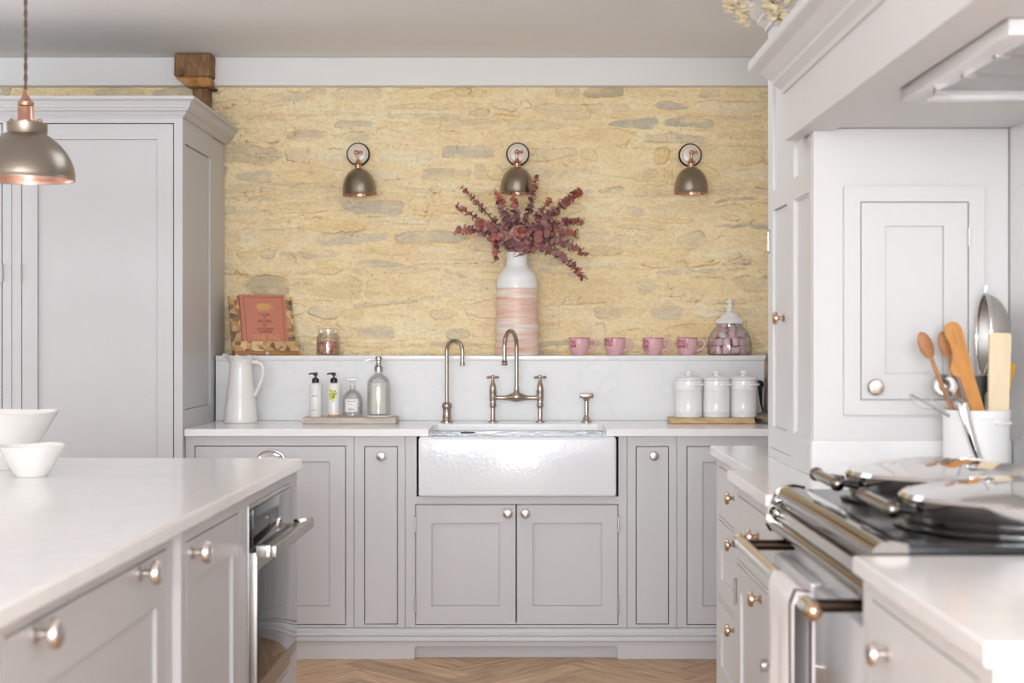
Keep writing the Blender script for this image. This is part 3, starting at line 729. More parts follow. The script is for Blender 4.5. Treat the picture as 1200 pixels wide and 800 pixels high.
# mantel over the range
mt = thing('range_mantel', 'white mantel with moulded cornice over the range cooker', 'mantel', (0, 0, 0))
MX = .73; MF = 4.13; MN = 1.6
MB().box(MX, CX-.0015, MN, MF, 1.845, 2.08).box(CX-.0015, .825, MN, CN-.024, 1.845, 2.08, 0).build('fascia', M['white_paint'], mt, angle=0)
MB().box(.8255, XR, MN, CN-.024, 1.8535, 2.05).build('soffit', M['white_paint'], mt, angle=0)
mcr = [(0, 1.978), (.006, 1.978), (.010, 1.990), (.024, 2.002), (.030, 2.006), (.030, 2.016), (.042, 2.024), (.060, 2.044), (.084, 2.052), (.088, 2.056), (.088, 2.078), (0, 2.078)]
MB().sweep([(MX-.0005, MN), (MX-.0005, MF+.0005), (CX-.0015, MF+.0005)][::-1], mcr).build('cornice', M['white_paint'], mt, angle=25)
struct('wall_chimney', MB().box(.80, 1.289, MN, CN-.03, 2.0805, CEIL-.001), M['wall'], 'white chimney breast above the mantel', 'wall')
# extractor set in the soffit
ex = thing('extractor_hood', 'white extractor with grey filter set under the mantel', 'extractor', (0, 0, 1.853))
e0, e1, f0, f1 = .842, 1.24, 2.57, 3.31
fr = MB()
for a in ((e0, e0+.05, f0, f1), (e1-.05, e1, f0, f1), (e0+.05, e1-.05, f0, f0+.045), (e0+.05, e1-.05, f1-.045, f1)): fr.box(a[0], a[1], a[2], a[3], -.03, -.001, .003)
fr.build('frame', M['enamel_white'], ex)
for k in range(3):
    y0 = f0+.05+k*.215; MB().box(e0+.055, e1-.055, y0, y0+.205, -.012, -.004, .002).build('filter', M['filter'], ex)
for k in range(3): MB().box(e0+.035, e0+.06, f0+.18+k*.2, f0+.20+k*.2, -.036, -.0305).build('clip', M['steel'], ex)

# range cooker
ra = thing('range_cooker', 'white enamel range cooker with two domed chrome lids in the alcove', 'range cooker', (0, 0, 0))
RY0, RY1 = 2.535, 3.488
RXF = .615
MB().box(RXF, XR-.003, RY0, RY1, .06, .90, .004).build('body', M['enamel_white'], ra)
MB().box(RXF+.03, XR-.003, RY0+.01, RY1-.01, 0, .06).build('base', M['black'], ra)
MB().box(.655, XR-.003, RY0, RY1, .901, .944, .008).build('hob_top', M['enamel_black'], ra)
# chrome front edge: upper roll, fascia, lower roll
up = [(.660, .9015), (.660, .946), (.640, .951)]+[(.622+.026*math.cos(t), .925+.026*math.sin(t)) for t in [PI/2+k*PI/9 for k in range(9)]]+[(.628, .9015)]
MB().prism(up, RY0, RY1, 'y').build('top_rail', M['chrome_dark'], ra, angle=40)
MB().prism([(.6145, .8995), (.603, .897), (.595, .878), (.6145, .86)], RY0+.002, RY1-.002, 'y').build('fascia', M['steel'], ra, angle=20)
MB().tube([(.592, RY0+.002, .862), (.592, RY1-.002, .862)], .015, 20).build('lower_rail', M['chrome_dark'], ra)
for y0, y1 in ((RY1+.0005, RY1+.010),):
    MB().prism([(.665, .86), (.665, .950), (.64, .955), (.615, .952), (.596, .94), (.588, .92), (.576, .89), (.572, .862), (.58, .846), (.60, .842)], y0, y1, 'y').build('end_plate', M['chrome_dark'], ra)
MB().lathe([(0, 0), (.017, 0), (.017, .010), (0, .012)], 24, T(.592, RY0+.0015, .862) @ RX(PI/2)).build('rail_cap', M['chrome_dark'], ra)
for yy, zz in ((3.46, .93), (3.46, .90)):
    MB().ball((.594, yy, zz-.01), .010, 14).build('bolt', M['chrome'], ra)
# doors on the front
for y0, y1, z0, z1 in ((2.56, 2.99, .47, .80), (3.03, 3.46, .47, .80), (2.56, 2.99, .11, .45), (3.03, 3.46, .11, .45)):
    d = MB().box(RXF-.028, RXF-.0005, y0, y1, z0, z1, .010).build('door', M['enamel_white'], ra)
    MB().lathe([(0, 0), (.008, 0), (.008, .018), (.016, .024), (.016, .036), (0, .04)], 20, T(RXF-.0285, y1-.04, (z0+z1)/2-.09) @ RY(-PI/2)).build('latch', M['chrome'], d)
# lids
def lid(cy, cxl=.925, r=.213):
    MB().lathe([(0, 0), (r+.012, 0), (r+.012, .006), (r+.004, .010), (0, .010)], 56, T(cxl, cy, .9445)).build('hotplate_ring', M['enamel_black'], ra)
    pr = [(0, 0), (r-.010, 0), (r-.008, .003), (r+.002, .046), (r-.004, .053)]+[(r*math.sin(t)/math.sin(.42)*.97, .052+.03*(math.cos(t)-math.cos(.42))/(1-math.cos(.42))) for t in [.42-k*.042 for k in range(10)]]+[(0, .082)]
    L_ = MB().lathe(pr, 64, T(cxl, cy, .956)).build('lid', M['chrome'], ra)
    xh = cxl-r-.045
    MB().tube([(xh, cy-.10, .99), (xh, cy+.12, .99)], .0125, 16).ball((xh, cy-.10, .99), .0165, 14).ball((xh, cy+.12, .99), .0165, 14).build('handle', M['chrome_dark'], L_)
    for yy in (cy-.06, cy+.08):
        MB().tube([(xh, yy, .99), (cxl-r+.008, yy, .982)], .008, 12).build('handle_bracket', M['black'], L_)
lid(2.78); lid(3.245)
# towel rail
MB().tube([(.50, 2.55, .83), (.50, 3.42, .83)], .0145, 18).build('towel_rail', M['chrome'], ra)
for yy in (2.60, 3.36): MB().tube([(.50, yy, .83), (.6145, yy, .83)], .012, 14).build('rail_bracket', M['antique_dark'], ra)
for yy in (2.55, 3.42): MB().ball((.50, yy, .83), .018, 16).build('rail_finial', M['knob_bronze'], ra)
# tea towels over the rail
def towel(name, label, y0, y1, zf, zb, stripe):
    t = thing(name, label, 'tea towel', (.50, (y0+y1)/2, .83))
    nu, nv = 26, 40; v = []; f = []; hw = (y1-y0)/2
    R = .0185; Lf = .83-zf; Lb = .83-zb; tot = Lf+PI*R+Lb
    for i in range(nv+1):
        s_ = tot*i/nv
        if s_ < Lf: x, z, fl = -R, -(Lf-s_), -1*(Lf-s_)/Lf
        elif s_ < Lf+PI*R:
            a = (s_-Lf)/R; x, z, fl = -R*math.cos(a), R*math.sin(a), 0
        else: x, z, fl = R, -(s_-Lf-PI*R), (s_-Lf-PI*R)/Lb*.4
        for j in range(nu+1):
            u = j/nu*2-1; wv = .008*math.sin(u*7+1)*min(1, abs(fl)*2)
            v.append((x+(wv-.006*abs(fl) if fl < 0 else min(0, wv*.3)), u*hw*(1-.06*abs(fl)), z))
    for i in range(nv):
        for j in range(nu): f.append((i*(nu+1)+j, i*(nu+1)+j+1, (i+1)*(nu+1)+j+1, (i+1)*(nu+1)+j))
    ns = int(nu*.14) if stripe else 0
    fa = [q for k, q in enumerate(f) if not (ns and 1 <= (k % nu) < 1+ns)]; fb = [q for k, q in enumerate(f) if ns and 1 <= (k % nu) < 1+ns]
    for nm, fs, mm in (('cloth', fa, 'towel'), ('stripe', fb, 'towel_stripe')):
        if not fs: continue
        o = MB().add(v, fs); 
        used = sorted({i for q in fs for i in q}); mp = {a: b for b, a in enumerate(used)}
        o.v = [v[i] for i in used]; o.f = [tuple(mp[i] for i in q) for q in fs]
        ob = o.build(nm, M[mm], t, angle=80); md = ob.modifiers.new('thick', 'SOLIDIFY'); md.thickness = .0035; md.offset = 0
    return t
towel('tea_towel', 'white tea towel with plum stripe hanging on the range rail', 2.64, 2.90, .24, .42, True)

# near right unit
poly = [(.561, 1.80), (.561, 2.522), (XR, 2.522), (XR, 1.80)]
tag(slab(poly, ZU, ZT, .003).build('worktop', M['quartz'], angle=25), 'white worktop in the right foreground, nearer than the range cooker', 'worktop')
o = [dict(x=(.05, .64), z=(.13, .868), rails=(.075, .075, .13, .09), knobs=[(.175, .80)])]
cabinet('base_cabinet', 'white base cabinet with knob in the right foreground', 'cabinet', (.578, 2.518, 0), -PI/2, .70, .1, ZU-.001, .70, o, 'white_paint', 'knob_nickel', base=.03)

# ------------------------------------------------------------------ timber post in the corner
tp = thing('timber_post', 'old brown timber beam end and post above the tall grey cabinet', 'timber', (-1.49, 6.77, 0))
def rough_block(pts, m, name, parent, seed):
    """irregular block from 8 corners, subdivided and roughened"""
    rr = random.Random(seed); bm = bmesh.new(); vs = [bm.verts.new(p) for p in pts]
    for q in ((0, 1, 2, 3), (7, 6, 5, 4), (0, 4, 5, 1), (1, 5, 6, 2), (2, 6, 7, 3), (3, 7, 4, 0)): bm.faces.new([vs[i] for i in q])
    bmesh.ops.bevel(bm, geom=bm.edges[:], offset=.006, segments=2, affect='EDGES')
    bmesh.ops.subdivide_edges(bm, edges=bm.edges[:], cuts=3, use_grid_fill=True)
    for q in bm.verts: q.co += Vector((rr.uniform(-1, 1), rr.uniform(-1, 1), rr.uniform(-1, 1)))*.0016
    bm.verts.index_update(); mb = MB().add([tuple(q.co) for q in bm.verts], [[q.index for q in f.verts] for f in bm.faces]); bm.free()
    return mb.build(name, m, parent, angle=60)
def blk(x0, x1, y0, y1, z0, z1, dx0=0, dx1=0, dy=0):
    return [(x0+dx0, y0+dy, z0), (x1+dx1, y0+dy, z0), (x1+dx1, y1, z0), (x0+dx0, y1, z0), (x0, y0, z1), (x1, y0, z1), (x1, y1, z1), (x0, y1, z1)]
rough_block(blk(-.085, .082, -.06, .048, 2.478, 2.583, .002, -.001), M['old_timber'], 'beam_end', tp, 1)
rough_block(blk(-.082, .079, -.052, .048, 2.436, 2.4775, .05, .0, .01), M['cut_timber'], 'shoulder', tp, 2)
rough_block(blk(-.014, .060, .0, .075, 2.10, 2.4355), M['old_timber'], 'post', tp, 3)
rough_block(blk(.06, .095, .02, .048, 2.425, 2.437), M['wood_dark'], 'wedge', tp, 4)

# ------------------------------------------------------------------ lamps
def dome(R, H, n=14, t=.0016, collar=.02, ch_=.0):
    out = [(R*math.sin(PI/2*k/n)**.92, H*math.cos(PI/2*k/n)**.9) for k in range(n+1)]
    return out
def wall_lamp(px, py, joint, shade, tilt, label):
    Yw = WY-.012; x = X_(px, Yw); z = Z_(py, Yw)
    L_ = thing('wall_lamp', label, 'wall lamp', (x, Yw, z), group=None)
    MB().lathe([(0, 0), (.054, 0), (.054, .010), (.050, .014), (0, .014)], 40, RX(PI/2)).build('rim', M['antique_dark'], L_)
    MB().lathe([(0, .0142), (.047, .0142), (.047, .020), (.040, .024), (.036, .021), (.034, .026), (.012, .029), (0, .029)], 40, RX(PI/2)).build('back_plate', M['cream'], L_)
    ly = -.12; jx = X_(joint[0], Yw+ly)-x; jz = Z_(joint[1], Yw+ly)-z
    MB().tube([(0, -.029, .004), (jx*.3, -.06, .008), (jx, ly, jz)], .0058, 12).ball((jx, ly, jz), .0115, 16).build('arm', M['copper'], L_)
    MB().tube([(jx+.008, ly, jz+.001), (jx+.020, ly+.008, jz+.002)], [.004, .005], 10).ball((jx+.022, ly+.008, jz+.002), .0075, 10).build('wing_screw', M['copper'], L_)
    # shade hangs from the joint, tilted a little sideways
    sx = X_(shade[0], Yw+ly)-x; zt = Z_(shade[1], Yw+ly)-z; zb = Z_(shade[2], Yw+ly)-z; H = zt-zb; R = .0775
    sm = T(sx, ly, zb) @ RY(tilt)
    MB().tube([(jx, ly, jz-.008), (sx, ly, zt+.022)], [.006, .0052], 12).build('stem', M['copper'], L_)
    MB().lathe([(0, .045), (.007, .045), (.011, .036), (.0185, .030), (.0195, .026), (.0145, .022), (.0145, .002), (0, .002)], 28, sm @ T(0, 0, H-.006)).build('lamp_holder', M['copper'], L_)
    o = dome(R, H); o = [(max(r, .0), h) for r, h in o]
    MB().lathe(o+[(R+.0015, -.003), (R-.001, -.004)], 48, sm).build('shade', M['antique'], L_)
    MB().lathe([(r*.975, h*.975-.001) for r, h in o]+[(R-.0012, -.0035)], 48, sm).build('shade_lining', M['copper'], L_)
    MB().ball((sx, ly, zb+.045), .022, 14).build('bulb', M['ceramic'], L_)
    return L_
wall_lamp(420, 181, (417.5, 178.5), (421.5, 197, 227.5), -.06, 'antique bronze dome wall lamp left of the vase')
wall_lamp(606.8, 181, (605.8, 178), (606, 195.5, 225.5), 0, 'antique bronze dome wall lamp directly above the tall vase')
wall_lamp(808.5, 182, (810.5, 178.5), (810, 195.5, 225.5), .0, 'antique bronze dome wall lamp above the pink mugs')

pd_ = thing('pendant_lamp', 'large pewter pendant lamp with copper fitting over the island', 'pendant lamp', (X_(30, 4.35), 4.35, Z_(211, 4.35)))
def pz(py): return (211-py)*4.35/F
R = 56*4.35/F; Hs = pz(157)
o = [(.0620, pz(145)), (.0620, pz(155)), (.0600, pz(156.5))]+[(.058+(R-.058)*math.sin(PI/2*k/14)**1.8, .012+(Hs-.012)*math.cos(PI/2*k/14)**1.0) for k in range(1, 15)]+[(R, .006), (R+.0015, .002), (R+.0015, 0), (R-.002, 0)]
MB().lathe([(0, pz(145))]+o, 64).build('shade', M['pewter'], pd_)
MB().lathe([(0, pz(147)-.004)]+[(max(r-.004, 0), z-.003 if z > .02 else max(z-.0, .0008)) for r, z in o[:-1]], 64).build('shade_lining', M['copper_pale'], pd_)
MB().lathe([(0, pz(105)), (.006, pz(105)), (.008, pz(109)), (.013, pz(115)), (.020, pz(119)), (.024, pz(120)), (.024, pz(124)), (.021, pz(125)), (.0225, pz(127)), (.0225, pz(139)), (.026, pz(141)), (.026, pz(143)), (.024, pz(145)+.0005), (0, pz(145)+.0005)], 36).build('lamp_holder', M['copper'], pd_)
for s_ in (-1, 1): MB().tube([(s_*.024, 0, pz(142)), (s_*.042, 0, pz(142))], .004, 10).ball((s_*.042, 0, pz(142)), .0075, 12).build('thumb_screw', M['copper'], pd_)
MB().ball((0, 0, .06), .034, 18).build('bulb', M['ceramic'], pd_)
ztopc = CEIL-.001-Z_(211, 4.35); cd = MB()
for s_ in (0, PI): cd.tube([(.0028*math.cos(k*.62+s_), .0028*math.sin(k*.62+s_), pz(105)+(ztopc-pz(105))*k/90) for k in range(91)], .003, 7)
cd.build('cord', M['cord_fabric'], pd_)
MB().lathe([(0, ztopc-.03), (.02, ztopc-.03), (.05, ztopc-.012), (.05, ztopc), (0, ztopc)], 32).build('ceiling_rose', M['copper'], pd_)

# ------------------------------------------------------------------ taps
TYY = 6.50
def tpz(py): return (494.5-py)*TYY/F
def tpx(px, c): return (px-c)*TYY/F
tz0 = ZT+.0006
# filter tap
ft = thing('filter_tap', 'slim brushed nickel swan-neck tap left of the bridge tap', 'tap', (X_(523.7, TYY), TYY, tz0))
MB().lathe([(0, 0), (.027, 0), (.027, .004), (.020, .008), (.0185, .016), (.020, .018), (.0185, .022), (.0175, .045), (.0185, .058), (.021, .060), (.0225, .066), (.0225, .076), (.019, .082), (.012, .086), (0, .086)], 32).build('tap_body', M['nickel'], ft)
dv = Vector((tpx(542.4, 523.7), -.05, 0)); rr_ = dv.length/2; zs = tpz(399.5)-rr_
pts = [(0, 0, .08), (0, 0, zs*.5), (0, 0, zs)]+[tuple(dv/2-dv/2*math.cos(t)+Vector((0, 0, zs+rr_*1.0*math.sin(t)))) for t in [PI*k/16 for k in range(1, 17)]]+[(dv.x, dv.y, zs-.02), (dv.x, dv.y, tpz(428))]
MB().tube(pts, .0088, 14).build('spout', M['nickel'], ft)
MB().lathe([(.0095, 0), (.011, .002), (.011, .012), (.009, .014)], 20, T(dv.x, dv.y, tpz(428)-.002)).build('nozzle', M['nickel'], ft)
# bridge tap
bc = 605.4
bt = thing('bridge_tap', 'brushed nickel bridge tap with two cross handles behind the sink', 'tap', (X_(bc, TYY), TYY, tz0))
legs = [tpx(577.6, bc), tpx(633, bc)]
for lx in legs:
    MB().lathe([(0, 0), (.021, 0), (.021, .003), (.012, .007), (.0105, .012), (.0105, tpz(478)), (.014, tpz(477)), (.0155, tpz(475)), (.014, tpz(473)), (.0125, tpz(472)), (.0150, tpz(468)), (.0158, tpz(463)), (.0158, tpz(460)), (.0165, tpz(459)), (.0165, tpz(457.5)), (.0145, tpz(457)), (.0145, tpz(453)), (.0095, tpz(449)), (.007, tpz(447)), (.006, tpz(444)), (.009, tpz(443.5)), (.009, tpz(440.5)), (.005, tpz(439.5)), (0, tpz(439.5))], 28, T(lx, 0, 0)).build('valve', M['nickel'], bt)
    hd = MB(); zz = tpz(442.3)
    for a in (.35, .35+PI/2):
        c, s_ = math.cos(a)*.024, math.sin(a)*.024
        hd.tube([(lx-c, -s_, zz), (lx-c*.6, -s_*.6, zz), (lx, 0, zz), (lx+c*.6, s_*.6, zz), (lx+c, s_, zz)], [.006, .0045, .0045, .0045, .006], 10)
        for q in (-1, 1): hd.ball((lx+q*c, q*s_, zz), .0062, 10)
    hd.build('cross_handle', M['nickel'], bt)
zz = tpz(466)
pts = []; rad = []
for k in range(25):
    u = k/24*2-1; pts.append((legs[0]+(legs[1]-legs[0])*k/24, 0, zz+.006*math.exp(-(u/.35)**2)-.004*(1-abs(u)))); rad.append(.0092+.0125*math.exp(-(u/.30)**2)+.003*(abs(u) > .86))
MB().tube(pts, rad, 16).lathe([(.020, 0), (.0165, .012), (.0125, .022), (.011, .034), (.0105, .044), (0, .044)], 24, T(0, 0, zz+.004)).build('bridge', M['nickel'], bt)
dv = Vector((tpx(591.6, bc), -.13, 0)); rr_ = dv.length/2; za = tpz(385.5)-.0095; zs = za-rr_
dtip = -(dv.y)/F*0
pts = [(0, 0, zz+.03), (0, 0, zs*.6+.05), (0, 0, zs)]+[tuple(dv/2-dv/2*math.cos(t)+Vector((0, 0, zs+rr_*math.sin(t)))) for t in [PI*k/18 for k in range(1, 19)]]
zend = EYE-(428-395)*(TYY+dv.y)/F-tz0
pts += [(dv.x, dv.y, zs-.02), (dv.x, dv.y, zend+.004)]
MB().tube(pts, .0092, 16).build('spout', M['nickel'], bt)
MB().lathe([(0, 0), (.0115, 0), (.0135, .003), (.0135, .010), (.011, .013), (.0125, .017), (.0095, .022), (0, .022)], 24, T(dv.x, dv.y, zend)).build('nozzle', M['nickel'], bt)
# rinse spray
rs = thing('rinse_spray', 'short brushed nickel pull-out spray right of the bridge tap', 'tap', (X_(687.3, TYY), TYY, tz0))
MB().lathe([(0, 0), (.024, 0), (.024, .003), (.017, .007), (.014, .018), (.0105, .024), (.0095, .035), (.0105, .095), (.0095, .1), (0, .1)], 28).build('spray_body', M['nickel'], rs)
MB().box(-.030, .030, -.020, .018, .104, .126, .006).lathe([(.0095, .088), (.014, .097), (.018, .106), (0, .106)], 24).build('spray_head', M['nickel'], rs)

# ------------------------------------------------------------------ things on the sink worktop
def on(py, z=ZT): return F*(EYE-z)/(py-395)
# jug
JY = 6.45; sc = JY/F
jg = thing('ceramic_jug', 'tall white glazed jug with wavy rim beside the tall grey cabinet', 'jug', (X_(282, JY), JY, tz0))
H = .287
def jw(r, z, a):
    if z < H*.93: return r, z
    k = (z-H*.93)/(H*.07); sp_ = math.exp(-((a-PI)/.42)**2)
    return r*(1+.05*k*math.sin(7*a)*1+.30*k*sp_), z+.006*k*math.sin(7*a)+.008*k*sp_
prof = [(0, 0), (.070, 0), (.073, .004), (.072, .02), (.069, .05), (.064, .09), (.059, .13), (.0545, .17), (.051, .205), (.0485, .235), (.0485, .255), (.051, H*.93), (.055, H*.965), (.061, H)]
fine = []
for (r0, h0), (r1, h1) in zip(prof[2:], prof[3:]):
    for k in range(5): fine.append((r0+(r1-r0)*k/5+.0007*math.sin((h0+(h1-h0)*k/5)*520), h0+(h1-h0)*k/5))
prof = prof[:2]+fine+prof[-1:]
inn = [(r-.0045, max(z, .006)) for r, z in prof[::-1] if r > 0]
MB().lathe(prof+inn+[(0, .006)], 72, wob=jw).build('jug_body', M['stoneware'], jg)
MB().tube(bez((.05, 0, .262), (.125, -.0, .27), (.083, 0, .165), 14)+bez((.083, 0, .165), (.066, 0, .125), (.0605, 0, .118), 6)[1:], [.0085]*14+[.008]*5, 12, m=Matrix.Diagonal((1, 1.2, 1, 1))).build('handle', M['stoneware'], jg)
# boards
def board(name, label, x0, x1, y0, y1, h, m, live):
    t_ = MB(); rr = random.Random(3); n = 18
    fr_ = [(x0+(x1-x0)*k/n, y0+rr.uniform(-.004, .004)*live) for k in range(n+1)]; bk = [(x0+(x1-x0)*k/n, y1+rr.uniform(-.004, .004)*live) for k in range(n, -1, -1)]
    pl = fr_+[(x1+.008, (y0+y1)/2)]+bk+[(x0-.008, (y0+y1)/2)]
    cxm, cym = (x0+x1)/2, (y0+y1)/2
    s_ = slab([(a-cxm, b-cym) for a, b in pl], 0, h, .003)
    o = s_.build(name, M[m], loc=(cxm, cym, tz0), angle=25); return tag(o, label, 'board')
board('wooden_board', 'limed wooden board under the four soap and spray bottles', X_(355, 6.36), X_(464, 6.36), 6.335, 6.52, .0265, 'pale_wood', 1)
board('wooden_board', 'oak board under the three white lidded canisters', X_(786, 6.36), X_(884, 6.36), 6.35, 6.52, .024, 'oak', .3)
BZ = tz0+.0271; BY = 6.43
def bpx(px): return X_(px, BY)
def pump(parent, z, m, r=.0105, s_=1, left=True):
    mb = MB().lathe([(0, 0), (.0155*s_, 0), (.0155*s_, .014*s_), (.012*s_, .018*s_), (.012*s_, .02*s_), (.0045*s_, .021*s_), (.0045*s_, .030*s_), (.009*s_, .031*s_), (.009*s_, .042*s_), (.006*s_, .044*s_), (0, .044*s_)], 24, T(0, 0, z))
    mb.tube([(0, 0, z+.038*s_), (-.018*s_, -.002, z+.0395*s_), (-.030*s_, -.004, z+.036*s_)], [.0048*s_, .0038*s_, .003*s_], 10)
    return mb.build('pump', m, parent)
def strip(parent, r, z0, z1, a0, a1, m, name, n=14, t=.0006):
    """curved label on the front of a round bottle"""
    v = []; f = []
    for k in range(n+1):
        a = a0+(a1-a0)*k/n
        for q in (r+.0001, r+t):
            for z in (z0, z1): v.append((q*math.sin(a), -q*math.cos(a), z))
    for k in range(n):
        o = k*4; f += [(o+2, o+6, o+7, o+3), (o, o+1, o+5, o+4), (o+1, o+3, o+7, o+5), (o, o+4, o+6, o+2)]
    return MB().add(v, f).build(name, m, parent)
b1 = thing('lotion_bottle', 'white bottle with black pump and grey lettering, leftmost on the limed board', 'bottle', (bpx(369.8), BY, BZ))
MB().lathe([(0, 0), (.025, 0), (.0265, .003), (.0265, .136), (.022, .143), (.012, .146), (.012, .150), (0, .150)], 36).build('bottle_body', M['bottle_white'], b1); pump(b1, .147, M['black'])
for k, (z, h_) in enumerate(((.088, .0035),)):
    for q in range(6): strip(b1, .0265, z, z+h_, -.42+q*.145, -.42+q*.145+.10, M['print_grey'], 'lettering', 4)
strip(b1, .0265, .028, .0295, -.5, .3, M['print_grey'], 'lettering', 8)
b2 = thing('lotion_bottle', 'white bottle with black pump, lime green print and amber base', 'bottle', (bpx(391.3), BY, BZ))
MB().lathe([(.0265, .009), (.0265, .136), (.022, .143), (.012, .146), (.012, .150), (0, .150)], 36).build('bottle_body', M['bottle_white'], b2); pump(b2, .147, M['black'])
MB().lathe([(0, 0), (.0265, 0), (.027, .002), (.027, .009), (0, .009)], 36).build('base_band', M['cork'], b2)
rr = random.Random(2)
for q in range(60):
    a = rr.gauss(0, .30); z = .093+rr.gauss(0, .0085); d_ = rr.uniform(.16, .34)
    if abs(a) < .62 and .074 < z < .113: strip(b2, .0265, z-.003, z+.004, a-d_/2, a+d_/2, M['lime' if rr.random() < .8 else 'leaf_green'], 'floral_print', 4, .0004+q*.00001)
for q in range(3): strip(b2, .0265, .066, .069, -.16+q*.12, -.16+q*.12+.08, M['print_grey'], 'lettering', 3)
b3 = thing('spray_bottle', 'clear round-shouldered spray bottle with white label, third on the limed board', 'bottle', (bpx(413), BY+.002, BZ))
gp = [(0, .004), (.040, .004), (.044, .002), (.0445, .008), (.0445, .062), (.043, .078), (.037, .095), (.026, .108), (.014, .116), (.0115, .122), (.0115, .134)]
MB().lathe([(0, 0), (.042, 0)]+gp[2:]+[(.0095, .134), (.0095, .122), (.012, .115), (.024, .106), (.035, .093), (.041, .077), (.0425, .06), (.0425, .01), (.040, .006), (0, .006)], 40).build('bottle_body', M['glass'], b3)
MB().lathe([(0, 0), (.0125, 0), (.0125, .016), (.010, .018), (.010, .026), (0, .026)], 24, T(0, 0, .128)).box(-.030, .022, -.009, .009, .152, .170, .005).tube([(-.012, 0, .152), (-.022, 0, .140), (-.026, 0, .122)], [.004, .0035, .003], 8).tube([(-.03, 0, .161), (-.042, 0, .161)], .005, 10).build('trigger', M['glass'], b3)
lb = strip(b3, .0445, .022, .078, -.62, .62, M['label'], 'label', 16)
for z, a in ((.066, .42), (.054, .12), (.034, .3), (.030, .25)): strip(b3, .0452, z, z+.0018, -a, a, M['print_grey'], 'lettering', 8)
b4 = thing('soap_dispenser', 'large clear dispenser of cream soap with chrome pump, rightmost on the limed board', 'dispenser', (bpx(443.5), BY+.01, BZ))
MB().lathe([(0, 0), (.060, 0), (.064, .003), (.064, .006), (.058, .007), (0, .007)], 44).build('saucer', M['ceramic'], b4)
gp = [(.046, .0075), (.050, .011), (.050, .142), (.047, .157), (.038, .170), (.024, .181), (.016, .186), (.016, .196)]
MB().lathe([(0, .0075)]+gp+[(.014, .196), (.014, .187), (.022, .179), (.036, .168), (.045, .156), (.048, .141), (.048, .013), (0, .012)], 44).build('bottle_body', M['glass'], b4)
MB().lathe([(0, .0125), (.0475, .0135), (.0475, .146), (0, .146)], 40).build('soap', M['soap'], b4)
MB().lathe([(0, 0), (.019, 0), (.019, .018), (.013, .024), (.0105, .036), (.0105, .044), (.015, .048), (.015, .060), (.012, .064), (0, .064)], 28, T(0, 0, .196)).tube([(0, 0, .196+.052), (-.03, -.002, .196+.053), (-.055, -.004, .196+.046)], [.004, .0035, .003], 10).build('pump', M['steel'], b4)
# canisters
for px, lab in ((807, 'white ceramic canister with lid, left of the three on the oak board'), (839.5, 'white ceramic canister with lid, middle of the three on the oak board'), (871.8, 'white ceramic canister with lid, beside the black plug')):
    cn = thing('canister', lab, 'canister', (X_(px, 6.44), 6.44, tz0+.0246), group='white canisters on the oak board')
    MB().lathe([(0, 0), (.0555, 0), (.058, .003), (.058, .022), (.0587, .024), (.058, .026), (.0575, .118), (.0588, .120), (.0575, .123), (.0575, .160), (0, .160)], 44).build('canister_body', M['ceramic'], cn)
    ld = MB().lathe([(0, .1605), (.0570, .1605), (.0600, .1625), (.0600, .167), (.056, .170), (.036, .176), (.02, .178), (0, .178)], 44).build('lid', M['ceramic'], cn)
    MB().lathe([(0, .1785), (.013, .1785), (.0095, .184), (.0125, .189), (.0165, .193), (.0165, .197), (.011, .202), (0, .203)], 24).build('lid_knob', M['ceramic'], ld)
    MB().tube([(.0555*math.cos(-1.25), .0555*math.sin(-1.25), .140)]+[(.0635*math.cos(-1.20+.09*k), .0635*math.sin(-1.20+.09*k), .141) for k in range(13)]+[(.0555*math.cos(-.06), .0555*math.sin(-.06), .140)], .0055, 8).build('lug_handle', M['ceramic'], cn)
# plug and cord
pg = thing('power_plug', 'black plug and trailing cord on the splashback beside the canisters', 'plug', (X_(891.2, 6.58), 6.6165, Z_(450, 6.6)))
MB().lathe([(0, 0), (.017, 0), (.019, .006), (.0175, .026), (.012, .034), (0, .036)], 24, RX(PI/2)).build('plug_body', M['black'], pg)
MB().tube([(0, -.024, -.012), (.001, -.028, -.045), (.004, -.032, -.09), (.012, -.035, -.12), (.019, -.036, -.135), (.024, -.034, -.16)], [.010, .0085, .0045, .0035, .0035, .0035], 10).build('cord', M['black'], pg)
bl = thing('countertop_appliance', 'tall bronze-toned metal appliance half hidden behind the white cupboard', 'appliance', (X_(915.5, 6.42), 6.42, tz0))
MB().lathe([(0, 0), (.105, 0), (.116, .010), (.118, .022), (.112, .034), (.095, .045), (0, .05)], 48).build('base', M['antique'], bl)
MB().lathe([(0, .05), (.074, .05), (.076, .06), (.0745, .16), (.0735, .25), (.071, .275), (.062, .295), (.03, .302), (0, .304)], 48).build('appliance_body', M['antique'], bl)

# ------------------------------------------------------------------ things on the ledge
LY = 6.735; lz = LZ+.0006
def lx(px): return X_(px, LY)
YAW, LEAN = math.radians(23), math.radians(21)
sx_, sy_ = X_(311, 6.70), 6.700
st = thing('cookbook_stand', 'patchwork wooden cookbook stand on the ledge beside the tall grey cabinet', 'book stand', (sx_, sy_, lz), YAW)
lean = T(0, .012, .022) @ RX(-LEAN)
MB().box(-.146, .146, 0, .014, 0, .264, .002, lean).build('back_board', M['mosaic'], st)
MB().box(-.146, .146, -.036, .030, 0, .0195, .002).build('base', M['stand_wood'], st)
MB().prism([(-.144, .0200), (.144, .0200), (.138, .063), (-.140, .063)], -.036, -.024, 'y').build('lip', M['mosaic'], st)
MB().lathe([(0, 0), (.008, 0), (.008, .003), (0, .003)], 16, T(0, -.0365, .010) @ RX(PI/2)).build('badge', M['steel'], st)
